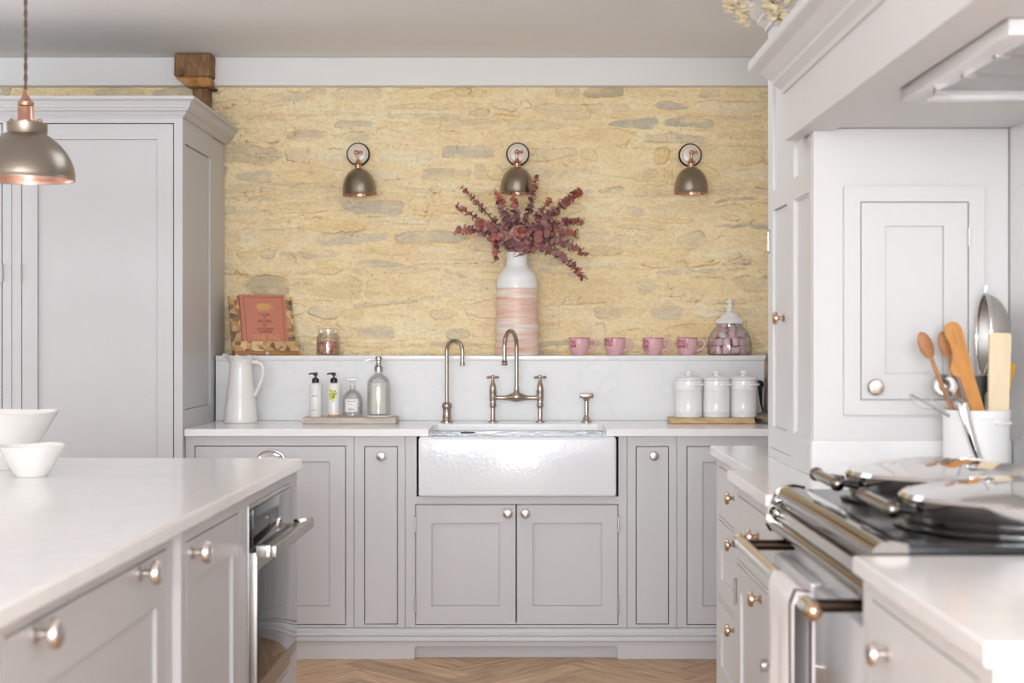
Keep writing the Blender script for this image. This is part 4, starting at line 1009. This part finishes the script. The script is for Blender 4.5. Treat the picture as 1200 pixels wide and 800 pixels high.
MB().tube([(0, .02, .012), (0, .08, .012)], .006, 8).tube([(0, .078, .012), (0, .075, .16)], .006, 8).build('strut', M['stand_wood'], st)
# cookbook leaning on it
Rb = T(sx_, sy_, lz) @ RZ(YAW) @ lean
bp_ = Rb @ Vector((-.005, -.0008, .0008))
bk = thing('cookbook', 'terracotta cookbook with gold emblem on the wooden stand', 'book', bp_, rot=(-LEAN, 0, YAW))
bw, bh, bt_ = .208, .262, .022
bx0 = -bw/2+.008
MB().box(bx0, bx0+bw, -bt_, -bt_+.003, .0, bh, .001).box(bx0, bx0+bw, -.003, 0, .0, bh, .001).box(bx0, bx0+.004, -bt_+.003, -.003, 0, bh).build('cover', M['book'], bk)
MB().box(bx0+.0045, bx0+bw-.004, -bt_+.0032, -.0032, .004, bh-.004).build('pages', M['paper'], bk)
ln = MB(); yf = -bt_
for a in ((.018, .0195, .012, bh-.012), (bw-.014, bw-.0125, .012, bh-.012)): ln.box(bx0+a[0], bx0+a[1], yf-.0006, yf-.0001, a[2], a[3])
ln.box(bx0+.018, bx0+bw-.0125, yf-.0006, yf-.0001, bh-.0135, bh-.012); ln.build('border_line', M['book_line'], bk)
cxm = bx0+bw/2+.003
def text(s_, size, x, z, y, m, parent, name='title_lettering'):
    cu = bpy.data.curves.new(name, 'FONT'); cu.body = s_; cu.size = size; cu.align_x = 'CENTER'; cu.extrude = .0003
    tmp = bpy.data.objects.new(name, cu); COL.objects.link(tmp)
    me = bpy.data.meshes.new_from_object(tmp.evaluated_get(bpy.context.evaluated_depsgraph_get()))
    bpy.data.objects.remove(tmp); bpy.data.curves.remove(cu)
    me.transform(T(x, y, z) @ RX(PI/2)); me.materials.clear(); me.materials.append(m)
    o = bpy.data.objects.new(name, me); COL.objects.link(o); o.parent = parent; return o
for s_, size, z in (('TALES', .018, .158), ('AND', .008, .147), ('RECIPES', .018, .126), ('FROM', .008, .113), ('THE', .008, .104), ('KITCHEN', .018, .088), ('GARDEN', .015, .075)):
    text(s_, size, cxm, z, yf-.0005, M['ink'], bk)
text('THE PIG', .036, cxm, .040, yf-.0005, M['gold'], bk)
pig = []
for k in range(40):
    a = 2*PI*k/40; pig.append((cxm+.034*math.cos(a)*(1+.06*math.sin(3*a)), .203+.016*math.sin(a)))
MB().prism(pig, yf-.0006, yf-.0001, 'y').prism([(cxm+.030, .208), (cxm+.043, .203), (cxm+.043, .195), (cxm+.028, .193)], yf-.0006, yf-.0001, 'y').prism([(cxm+.018, .216), (cxm+.026, .225), (cxm+.029, .213)], yf-.0006, yf-.0001, 'y') \
    .prism([(cxm-.026, .196), (cxm-.018, .190), (cxm-.019, .178), (cxm-.024, .178)], yf-.0006, yf-.0001, 'y').prism([(cxm-.012, .192), (cxm-.006, .190), (cxm-.008, .178), (cxm-.012, .178)], yf-.0006, yf-.0001, 'y') \
    .prism([(cxm+.006, .190), (cxm+.012, .190), (cxm+.011, .178), (cxm+.007, .178)], yf-.0006, yf-.0001, 'y').prism([(cxm+.018, .190), (cxm+.025, .194), (cxm+.022, .178), (cxm+.018, .178)], yf-.0006, yf-.0001, 'y') \
    .tube([(cxm-.033, yf-.0004, .206), (cxm-.041, yf-.0004, .212), (cxm-.038, yf-.0004, .217)], .001, 6).build('pig_emblem', M['gold'], bk)
# salt jar
sj = thing('salt_jar', 'small lidded glass jar of pink salt crystals on the ledge', 'jar', (lx(384.5), LY, lz))
MB().lathe([(0, 0), (.048, 0), (.052, .004), (.052, .075), (.050, .088), (.043, .096), (.043, .100), (.0415, .100), (.0415, .095), (.0485, .087), (.0505, .075), (.0505, .006), (0, .004)], 40).build('jar', M['glass'], sj)
MB().lathe([(0, .1005), (.045, .1005), (.047, .103), (.047, .118), (.044, .121), (0, .122)], 40).build('lid', M['glass'], sj)
rr = random.Random(9); cr_ = MB()
for q in range(420):
    a = rr.random()*2*PI; r = .046*math.sqrt(rr.random()); s_ = rr.uniform(.003, .0058)
    cr_.box(-s_, s_, -s_*.8, s_*.8, -s_*.7, s_*.7, 0, T(r*math.cos(a), r*math.sin(a), .010+rr.random()*.050) @ Euler((rr.random()*3, rr.random()*3, rr.random()*3)).to_matrix().to_4x4())
so = cr_.build('salt_crystals', M['salt'], sj, angle=0); so['kind'] = 'stuff'
# vase
vs = thing('vase', 'tall vase with white neck and brushed peach bands behind the taps', 'vase', (lx(605.8), LY, lz))
vk = LY/F
def vz(py): return (415.5-py)*vk
body = [(0, 0), (.096, 0), (.099, .003), (.0985, .02), (.0965, .15), (.0945, vz(337))]
MB().lathe(body, 64).build('vase_body', M['vase_bands'], vs)
nk = [(.0947, vz(337)), (.0942, vz(331)), (.0915, vz(326)), (.084, vz(321)), (.070, vz(316.5)), (.056, vz(313)), (.0495, vz(309.5)), (.0475, vz(304)), (.0475, vz(297)), (.049, vz(295.5)), (.0465, vz(295)), (.045, vz(297)), (.0445, vz(308)), (.053, vz(314)), (.078, vz(322)), (.090, vz(333)), (.091, vz(345))]
MB().lathe(nk, 64).build('vase_neck', M['ceramic'], vs)
# eucalyptus stems: (tip px, tip py, mid px, mid py, tip Y, size, bare, rust)
stems = [((541, 219), (568, 246), 6.70, .80, .35, 'slender burgundy eucalyptus stem reaching highest to the far left'),
         ((533, 240), (562, 256), 6.66, .85, .3, 'eucalyptus stem second highest on the left of the vase'),
         ((533, 271), (562, 262), 6.62, .95, .1, 'eucalyptus stem pointing level to the left'),
         ((580, 307), (583, 250), 6.60, 1.0, .1, 'eucalyptus stem drooping left of the vase neck'),
         ((584, 229), (592, 252), 6.63, 1.15, .0, 'thick dark eucalyptus stem rising just left of the lamp shade'),
         ((601, 229), (606, 256), 6.61, .95, .0, 'rust-tipped eucalyptus stem rising under the lamp shade'),
         ((629, 205), (622, 250), 6.66, .9, .05, 'tallest eucalyptus stem rising right of the lamp shade'),
         ((646, 232), (630, 252), 6.64, .85, .05, 'short rust-tipped eucalyptus stem right of the tallest stem'),
         ((682, 222), (640, 254), 6.70, 1.2, .0, 'full eucalyptus stem reaching to the upper right'),
         ((686, 261), (644, 252), 6.72, 1.0, .0, 'eucalyptus stem spreading level to the far right'),
         ((678, 275), (636, 262), 6.64, 1.1, .0, 'thick eucalyptus stem on the right with rusty red tip'),
         ((685, 298), (646, 268), 6.66, 1.0, .0, 'eucalyptus stem pointing slightly down to the right'),
         ((684, 326), (648, 278), 6.62, .95, .0, 'long eucalyptus stem drooping lowest on the right'),
         ((556, 262), (580, 262), 6.58, 1.25, .0, 'broad-leaved eucalyptus stem in front on the left'),
         ((612, 272), (604, 268), 6.55, 1.35, .0, 'rosy eucalyptus stem facing forward above the vase mouth'),
         ((634, 284), (618, 262), 6.55, 1.35, .0, 'rosy eucalyptus stem curling forward right of the vase mouth'),
         ((576, 283), (588, 268), 6.60, 1.15, .0, 'short eucalyptus stem low on the left of the vase mouth')]
rr = random.Random(21)
vx = lx(605.8)
for i, ((tx_, ty_), (mx_, my_), Yt, size, bare, lab) in enumerate(stems):
    a = 2*PI*i/len(stems); p0 = Vector((vx+.026*math.cos(a), LY+.022*math.sin(a), lz+vz(318)))
    pt_ = Vector((X_(tx_, Yt), Yt, Z_(ty_, Yt))); Ym = (LY+Yt)/2; pm = Vector((X_(mx_, Ym), Ym, Z_(my_, Ym)))
    # keep the stem inside the neck until it clears the rim
    pn = Vector((vx+.024*math.cos(a)+(pt_.x-vx)*.05, LY+.02*math.sin(a), lz+vz(293)))
    path = [p0]+bez(pn, pm*1.0, pt_, 26)
    e = thing('eucalyptus_stem', lab, 'dried stem', p0, group=None)
    loc = [p-p0 for p in path]
    MB().tube(loc, [.0028]*(len(loc)-6)+[.0022, .0018, .0015, .0013, .0011, .001], 6).build('twig', M['twig'], e)
    # cumulative length
    cum = [0]
    for q in range(1, len(loc)): cum.append(cum[-1]+(loc[q]-loc[q-1]).length)
    tot = cum[-1]; lv = MB(); tip = MB(); s_ = cum[1]+.02; k = 0
    while s_ < tot:
        q = max(1, next(j for j in range(len(cum)) if cum[j] >= s_)); u = (s_-cum[q-1])/(cum[q]-cum[q-1]); p = loc[q-1].lerp(loc[q], u); t = (loc[q]-loc[q-1]).normalized()
        fr_ = (s_-cum[1])/(tot-cum[1]); R_ = size*(.0205-.0085*fr_)*rr.uniform(.85, 1.15)
        n1 = t.orthogonal().normalized(); n1 = Matrix.Rotation(k*1.35+rr.random()*.5, 3, t) @ n1
        for sgn in (1, -1):
            if bare and rr.random() < bare*(1 if fr_ < .8 else .2): continue
            d_ = n1*sgn; nrm = (t*rr.uniform(.55, 1)+d_*rr.uniform(.2, .9)*(-1 if rr.random() < .25 else 1)).normalized()
            ax = (d_-nrm*d_.dot(nrm)).normalized(); ay = nrm.cross(ax); c = p+d_*.002+ax*R_*.85
            v = [tuple(c+nrm*-R_*.18)]; n = 9
            for j in range(n):
                aa = 2*PI*j/n; v.append(tuple(c+ax*R_*math.cos(aa)*1.0+ay*R_*math.sin(aa)*.98+nrm*R_*.12*math.sin(aa*2+k)))
            f = [(0, 1+j, 1+(j+1) % n) for j in range(n)]
            (tip if (fr_ > .85 and rr.random() < .8) or (fr_ > .6 and rr.random() < .15) else lv).add(v, f)
        s_ += (.0100-.003*fr_)*(1.2 if bare else 1); k += 1
    # leaves stay off the stone
    for mbx, nm, mm in ((lv, 'leaves', 'leaf'), (tip, 'tip_leaves', 'leaf_tip')):
        if not mbx.f: continue
        me = bpy.data.meshes.new(nm); me.from_pydata([(a_, min(b_, WY-.02-p0.y), c_) for a_, b_, c_ in mbx.v], [], mbx.f); me.shade_smooth(); me.materials.append(M[mm])
        o = bpy.data.objects.new(nm, me); COL.objects.link(o); o.parent = e
# pink mugs
for i, (px, lab, a0, a1, z0, z1) in enumerate(((679.5, 'pink mug with faint pattern, first right of the vase', -1.0, -.35, .035, .068),
        (721, 'pink mug with dark rose block below the rim, second right of the vase', -1.45, -.25, .042, .073),
        (766, 'pink mug with tall rose patch on its left, third right of the vase', -1.4, -.5, .018, .07),
        (806, 'pink mug with broad rose print, nearest the sweet jar', -1.3, -.05, .032, .07))):
    mg = thing('mug', lab, 'mug', (lx(px-.8), LY-.005, lz), group='pink mugs on the ledge')
    pr = [(0, 0), (.029, 0), (.031, .002), (.032, .006), (.0385, .016), (.0435, .028), (.0465, .042), (.0475, .056), (.0478, .077)]
    MB().lathe(pr+[(.0468, .078), (.0448, .076), (.0445, .055), (.043, .04), (.037, .022), (.028, .009), (0, .007)], 44).build('mug_body', M['pink'], mg)
    MB().lathe([(.0482, .0748), (.0486, .0768), (.0472, .0790), (.0455, .0785)], 44).build('rim_band', M['pink_dark'], mg)
    hp = bez((.0455, 0, .068), (.086, 0, .076), (.077, 0, .044), 9)+bez((.077, 0, .044), (.066, 0, .020), (.0400, 0, .021), 8)[1:]
    MB().tube(hp, .0058, 10, m=RZ(-.25)).build('handle', M['pink'], mg)
    v = []; f = []; nn = 10; nz_ = 8
    def rad(z):
        for (r0, h0), (r1, h1) in zip(pr, pr[1:]):
            if h0 <= z <= h1 and h1 > h0: return r0+(r1-r0)*(z-h0)/(h1-h0)
        return .0475
    for j in range(nz_+1):
        z = z0+(z1-z0)*j/nz_
        for k in range(nn+1):
            a = a0+(a1-a0)*k/nn; r = rad(z)+.0006; v.append((r*math.sin(a), -r*math.cos(a), z))
    for j in range(nz_):
        for k in range(nn): f.append((j*(nn+1)+k, j*(nn+1)+k+1, (j+1)*(nn+1)+k+1, (j+1)*(nn+1)+k))
    MB().add(v, f).build('rose_print', M['pink_dark'], mg)
# sweet jar
jr = thing('sweet_jar', 'squat glass jar with ornate white lid full of pink sweets', 'jar', (lx(855), LY, lz))
gp = [(0, 0), (.092, 0), (.099, .006), (.1015, .025), (.100, .055), (.094, .085), (.083, .108), (.068, .124), (.060, .130), (.060, .142)]
MB().lathe(gp+[(.0575, .142), (.0575, .129), (.066, .122), (.0805, .106), (.0915, .084), (.0975, .055), (.099, .026), (.096, .009), (.09, .004), (0, .004)], 56).build('jar', M['glass'], jr)
ld = MB().lathe([(0, .1425), (.058, .1425), (.064, .1435), (.0655, .147), (.063, .151), (.0655, .154), (.060, .159), (.052, .166), (.038, .174), (.030, .182), (.020, .190), (.014, .196), (.0, .197)], 56).build('lid', M['ceramic'], jr)
bead = MB()
for k in range(30): bead.ball((.0625*math.cos(2*PI*k/30), .0625*math.sin(2*PI*k/30), .1565), .0042, 8)
for k in range(16): bead.ball((.036*math.cos(2*PI*k/16), .036*math.sin(2*PI*k/16), .1775), .0042, 8)
bead.build('bead_trim', M['ceramic'], ld)
MB().lathe([(0, .1965), (.015, .197), (.017, .201), (.011, .206), (.010, .210), (.0155, .216), (.0155, .222), (.009, .228), (.008, .232), (.0125, .238), (.012, .244), (.006, .251), (.003, .258), (0, .262)], 24).build('finial', M['ceramic'], ld)
sw_p = MB().lathe([(0, -.0165), (.0145, -.0165), (.0158, -.0150), (.0158, .0150), (.0145, .0165), (0, .0165)], 20).build('sweet', M['sweet_pink'])
e1_ = MB().lathe([(0, .0166), (.0138, .0166), (.0138, .0174), (0, .0174)], 20).lathe([(0, -.0174), (.0138, -.0174), (.0138, -.0166), (0, -.0166)], 20).build('pale_end', M['sweet_white'], sw_p)
rr = random.Random(4); first = True
for zl, rad_, n in ((.0225, .0755, 12), (.058, .0745, 12), (.0925, .062, 10), (.122, .036, 6), (.0225, .036, 5), (.058, .036, 5), (.0925, .024, 3)):
    for k in range(n):
        a = 2*PI*k/n+zl*31
        rot = rr.choice([Euler((rr.uniform(-.2, .2), rr.uniform(-.2, .2), 0)), Euler((0, PI/2+rr.uniform(-.25, .25), a)), Euler((PI/2, rr.uniform(-.5, .5), a)), Euler((.35, .3, a))])
        p = (lx(855)+rad_*math.cos(a), LY+rad_*math.sin(a), lz+zl+rr.uniform(0, .002))
        if first: o = sw_p; first = False
        else:
            o = sw_p.copy(); COL.objects.link(o); c = e1_.copy(); COL.objects.link(c); c.parent = o
        o.location = p; o.rotation_euler = rot
        tag(o, 'small pink cylindrical sweet with pale ends inside the lidded glass jar', 'sweet', 'pink sweets in the glass jar')

# ------------------------------------------------------------------ bowls on the island
itz = ZT+.0006
def bowl(label, px, Y, R, Hh, rb, seed):
    b = thing('bowl', label, 'bowl', (X_(px, Y), Y, itz)); rr = random.Random(seed); ph = [rr.random()*6 for _ in range(3)]
    def wob(r, z, a): 
        k = z/Hh; return r*(1+.012*k*math.sin(2*a+ph[0])+.006*k*math.sin(5*a+ph[1])), z+.0025*k*math.sin(3*a+ph[2])
    out = [(0, 0), (rb, 0), (rb+.002, .003)]+[(rb+.002+(R-rb-.002)*(k/9)**.88, .003+(Hh-.003)*(k/9)) for k in range(1, 10)]
    inn = [(max(r-.005, .001), max(z, .007)) for r, z in out[::-1][:-3]]
    inn[0] = (R-.0035, Hh+.001)
    MB().lathe(out+inn+[(0, .008)], 64, wob=wob).build('bowl_body', M['stoneware'], b)
    return b
bowl('small white stoneware bowl in front of the larger bowl on the island', 37, 3.96, .087, .082, .039, 1)
bowl('larger white stoneware bowl behind the small one on the island', -2, 4.20, .165, .160, .062, 2)

# ------------------------------------------------------------------ utensil pot by the range
UX, UY = X_(1144, 3.78), 3.78
up_ = thing('utensil_pot', 'white ceramic utensil pot on the worktop beyond the range lids', 'pot', (UX, UY, ZT+.0006))
PH = 1.116-ZT
MB().lathe([(0, 0), (.078, 0), (.081, .004), (.082, .10), (.083, PH-.022), (.0845, PH-.02), (.0845, PH-.002), (.083, PH), (.079, PH), (.078, PH-.02), (.077, .10), (.076, .010), (0, .008)], 48).build('pot_body', M['ceramic'], up_)
MB().tube([(.083*math.sin(a), -.083*math.cos(a), PH-.03) for a in (.25, .35)]+[(.088*math.sin(.4+.1*k), -.088*math.cos(.4+.1*k), PH-.032) for k in range(6)], .005, 8).build('lug', M['ceramic'], up_)
UB = ZT+.0006
def ut(px, py, dy=0): return Vector((X_(px, UY+dy), UY+dy, Z_(py, UY+dy)))
def utensil(name, label, tip, foot, cat='utensil'):
    """root at the foot inside the pot; local +z runs to the tip"""
    d_ = tip-foot; z = d_.normalized(); xax = Vector((0, -1, 0)).cross(z).normalized()*-1; yax = z.cross(xax)
    rot = Matrix((xax, yax, z)).transposed().to_euler()
    return thing(name, label, cat, foot, rot=rot), d_.length
def flat(outline, t, m, name, parent):
    return MB().prism(outline, -t/2, t/2, 'y').build(name, m, parent, angle=50)
def foot(dx, dy): return Vector((UX+dx, UY+dy, UB+.02))
# wooden spoon, left
u, L_ = utensil('wooden_spoon', 'brown wooden spoon leaning left in the utensil pot', ut(1079, 390, -.02), foot(.0, -.02))
MB().tube([(0, 0, 0), (0, 0, L_-.06)], [.0055, .0055], 10).build('handle', M['wood_spoon'], u)
MB().ball((0, 0, L_-.034), 1, 20, (.0185, .007, .036)).build('spoon_bowl', M['wood_spoon'], u)
# second spoon behind
u, L_ = utensil('wooden_spoon', 'wooden spoon half hidden behind the orange spatula', ut(1104, 390, .03), foot(.02, .03))
MB().tube([(0, 0, 0), (0, 0, L_-.05)], .0055, 10).build('handle', M['wood_spoon'], u)
MB().ball((0, 0, L_-.03), 1, 20, (.018, .007, .034)).build('spoon_bowl', M['wood_spoon'], u)
# orange spatula
u, L_ = utensil('wooden_spatula', 'broad orange-brown wooden spatula leaning left in the utensil pot', ut(1112, 378, -.035), foot(.045, -.03))
q = L_
ol = [(-.012, .0), (.014, .0), (.020, q-.13), (.024, q-.06), (.026, q-.025), (.021, q-.008), (.010, q), (-.004, q), (-.016, q-.010), (-.019, q-.028), (-.014, q-.05), (-.016, q-.085), (-.034, q-.115), (-.030, q-.13), (-.016, q-.14)]
flat(ol, .009, M['wood_orange'], 'blade', u)
flat([(.001, q-.018), (.005, q-.020), (.003, q-.06), (-.001, q-.058)], .0094, M['wood_spoon'], 'slot', u)
# steel strainer / skimmer
u, L_ = utensil('steel_strainer', 'large round steel strainer standing upright in the utensil pot', ut(1155, 335, .03), foot(.02, .03))
MB().tube([(0, 0, 0), (0, 0, .215)], .006, 10).build('handle', M['black'], u)
zc = L_-.125; Rd = .10; v = []; f = []
for i in range(9):
    ph = PI/2*i/8
    for j in range(32):
        a = 2*PI*j/32; v.append((.066*math.sin(ph)*1.0, .058*math.cos(ph)*math.cos(a), zc+.105*math.cos(ph)*math.sin(a)))
for i in range(8):
    for j in range(32): f.append((i*32+j, i*32+(j+1) % 32, (i+1)*32+(j+1) % 32, (i+1)*32+j))
MB().add(v, f).build('strainer_bowl', M['steel_soft'], u)
MB().tube([(-.001, .0595*math.cos(a), zc+.107*math.sin(a)) for a in [2*PI*j/40 for j in range(41)]], .0045, 8).tube([(0, 0, zc+.105), (.002, 0, L_)], .004, 8).build('rim', M['chrome'], u)
# pale paddle
u, L_ = utensil('wooden_paddle', 'pale cream wooden paddle at the right of the utensil pot', ut(1172, 390, -.03), foot(.038, -.04))
flat([(-.025, 0), (.025, 0), (.027, L_-.008), (.024, L_), (-.024, L_), (-.027, L_-.008)], .012, M['wood_cream'], 'blade', u)
# whisk
u, L_ = utensil('wire_whisk', 'chrome wire whisk loop sticking out left of the utensil pot', ut(1067, 462, -.04), ut(1118, 490, -.03))
w_ = MB()
for a in (0, PI/2):
    w_.tube([(math.cos(a)*.017*math.sin(2*PI*k/24), math.sin(a)*.017*math.sin(2*PI*k/24), L_-.034-.034*math.cos(2*PI*k/24)) for k in range(25)], .0014, 6)
w_.build('loops', M['chrome'], u); MB().tube([(0, 0, 0), (0, 0, L_-.066)], .005, 8).build('handle', M['chrome'], u)
# ladle
u, L_ = utensil('steel_ladle', 'steel ladle with round cup at the left rim of the utensil pot', ut(1104, 445, -.025), foot(.01, -.0))
MB().lathe([(0, -.030), (.016, -.027), (.028, -.014), (.032, .004), (.030, .004), (.026, -.013), (.014, -.025), (0, -.028)], 28, T(0, 0, L_-.018) @ RX(1.1)).build('ladle_cup', M['steel'], u)
MB().tube([(0, 0, 0), (0, 0, L_-.04)], .004, 8).build('handle', M['steel'], u)
# tongs
u, L_ = utensil('black_turner', 'black handled turner in the middle of the utensil pot', ut(1148, 440, .0), foot(.01, .0))
flat([(-.010, 0), (.010, 0), (.012, L_-.05), (.024, L_-.03), (.022, L_), (-.020, L_), (-.024, L_-.03), (-.012, L_-.05)], .007, M['black'], 'blade', u)
u, L_ = utensil('mustard_spatula', 'mustard yellow spatula behind the pale paddle', ut(1186, 425, .03), foot(.05, .02))
flat([(-.006, 0), (.006, 0), (.007, L_-.04), (.011, L_-.03), (.010, L_), (-.010, L_), (-.011, L_-.03), (-.007, L_-.04)], .006, M['mustard'], 'blade', u)
u, L_ = utensil('wooden_spoon', 'dark brown spoon at the right rim of the utensil pot', ut(1181, 452, -.005), foot(.05, -.01))
MB().tube([(0, 0, 0), (0, 0, L_-.03)], .004, 8).build('handle', M['wood_dark'], u); MB().ball((0, 0, L_-.022), 1, 16, (.009, .005, .024)).build('spoon_bowl', M['wood_dark'], u)
# bright serving spoon hooked on the front of the pot
hk = thing('serving_spoon', 'shiny steel serving spoon hooked over the front of the utensil pot', 'utensil', (X_(1128, UY-.09), UY-.092, UB))
MB().tube([(-.004, .03, PH+.012), (-.004, .012, PH+.022), (0, 0, PH+.016), (.006, -.004, PH-.02), (.020, -.004, PH-.08), (.030, -.004, PH-.115)], [.009, .010, .011, .0095, .008, .007], 10, m=Matrix.Diagonal((1.3, .6, 1, 1))).build('handle', M['chrome'], hk)
MB().ball((0, 0, 0), 1, 18, (.013, .005, .028)).build('spoon_bowl', M['chrome'], hk, loc=(.050, -.003, PH-.138), rot=(0, -.35, 0))

# ------------------------------------------------------------------ cream flowers on top of the cupboard
fl = thing('dried_flowers', 'cream dried flowers trailing over the cornice of the white cupboard', 'flowers', (.78, 4.42, 2.3625))
rr = random.Random(8)
def floret(pe, c, s_):
    for k in range(5):
        a = 2*PI*k/5+rr.random(); t = rr.uniform(.2, .7)
        d_ = Vector((math.cos(a)*math.cos(t), math.sin(a)*math.cos(t), math.sin(t)*rr.choice([1, -1])))
        o = Vector((-d_.y, d_.x, 0)).normalized()*s_*.55; b_ = Vector(c); m_ = b_+d_*s_*.6
        pe.add([tuple(b_), tuple(m_+o), tuple(b_+d_*s_), tuple(m_-o)], [(0, 1, 2, 3)])
for q in range(54):
    if q < 12: x, y, z = rr.uniform(-.06, .05), rr.uniform(-.2, .15), rr.uniform(.02, .07)
    elif q < 44: x, y, z = rr.uniform(-.175, -.118), rr.uniform(-.28, .06), rr.uniform(-.12, .05)
    else: x, y, z = rr.uniform(-.105, -.06), rr.uniform(-.43, -.33), rr.uniform(-.215, -.12)
    pe = MB()
    for h in range(6): floret(pe, (x+rr.uniform(-.012, .012), y+rr.uniform(-.02, .02), z+rr.uniform(-.012, .016)), rr.uniform(.018, .027))
    pe.build('flower_head', M['petal'], fl, angle=0)
tw = MB()
for k in range(6): tw.tube(bez((.05, -.15+.06*k, .006), (-.04, -.15+.06*k, .05), (-.125, -.22+.05*k, -.03), 8), .002, 6)
tw.tube(bez((-.125, -.22, -.03), (-.12, -.3, -.09), (-.085, -.38, -.17), 8), .002, 6)
tw.build('stalks', M['twig'], fl)
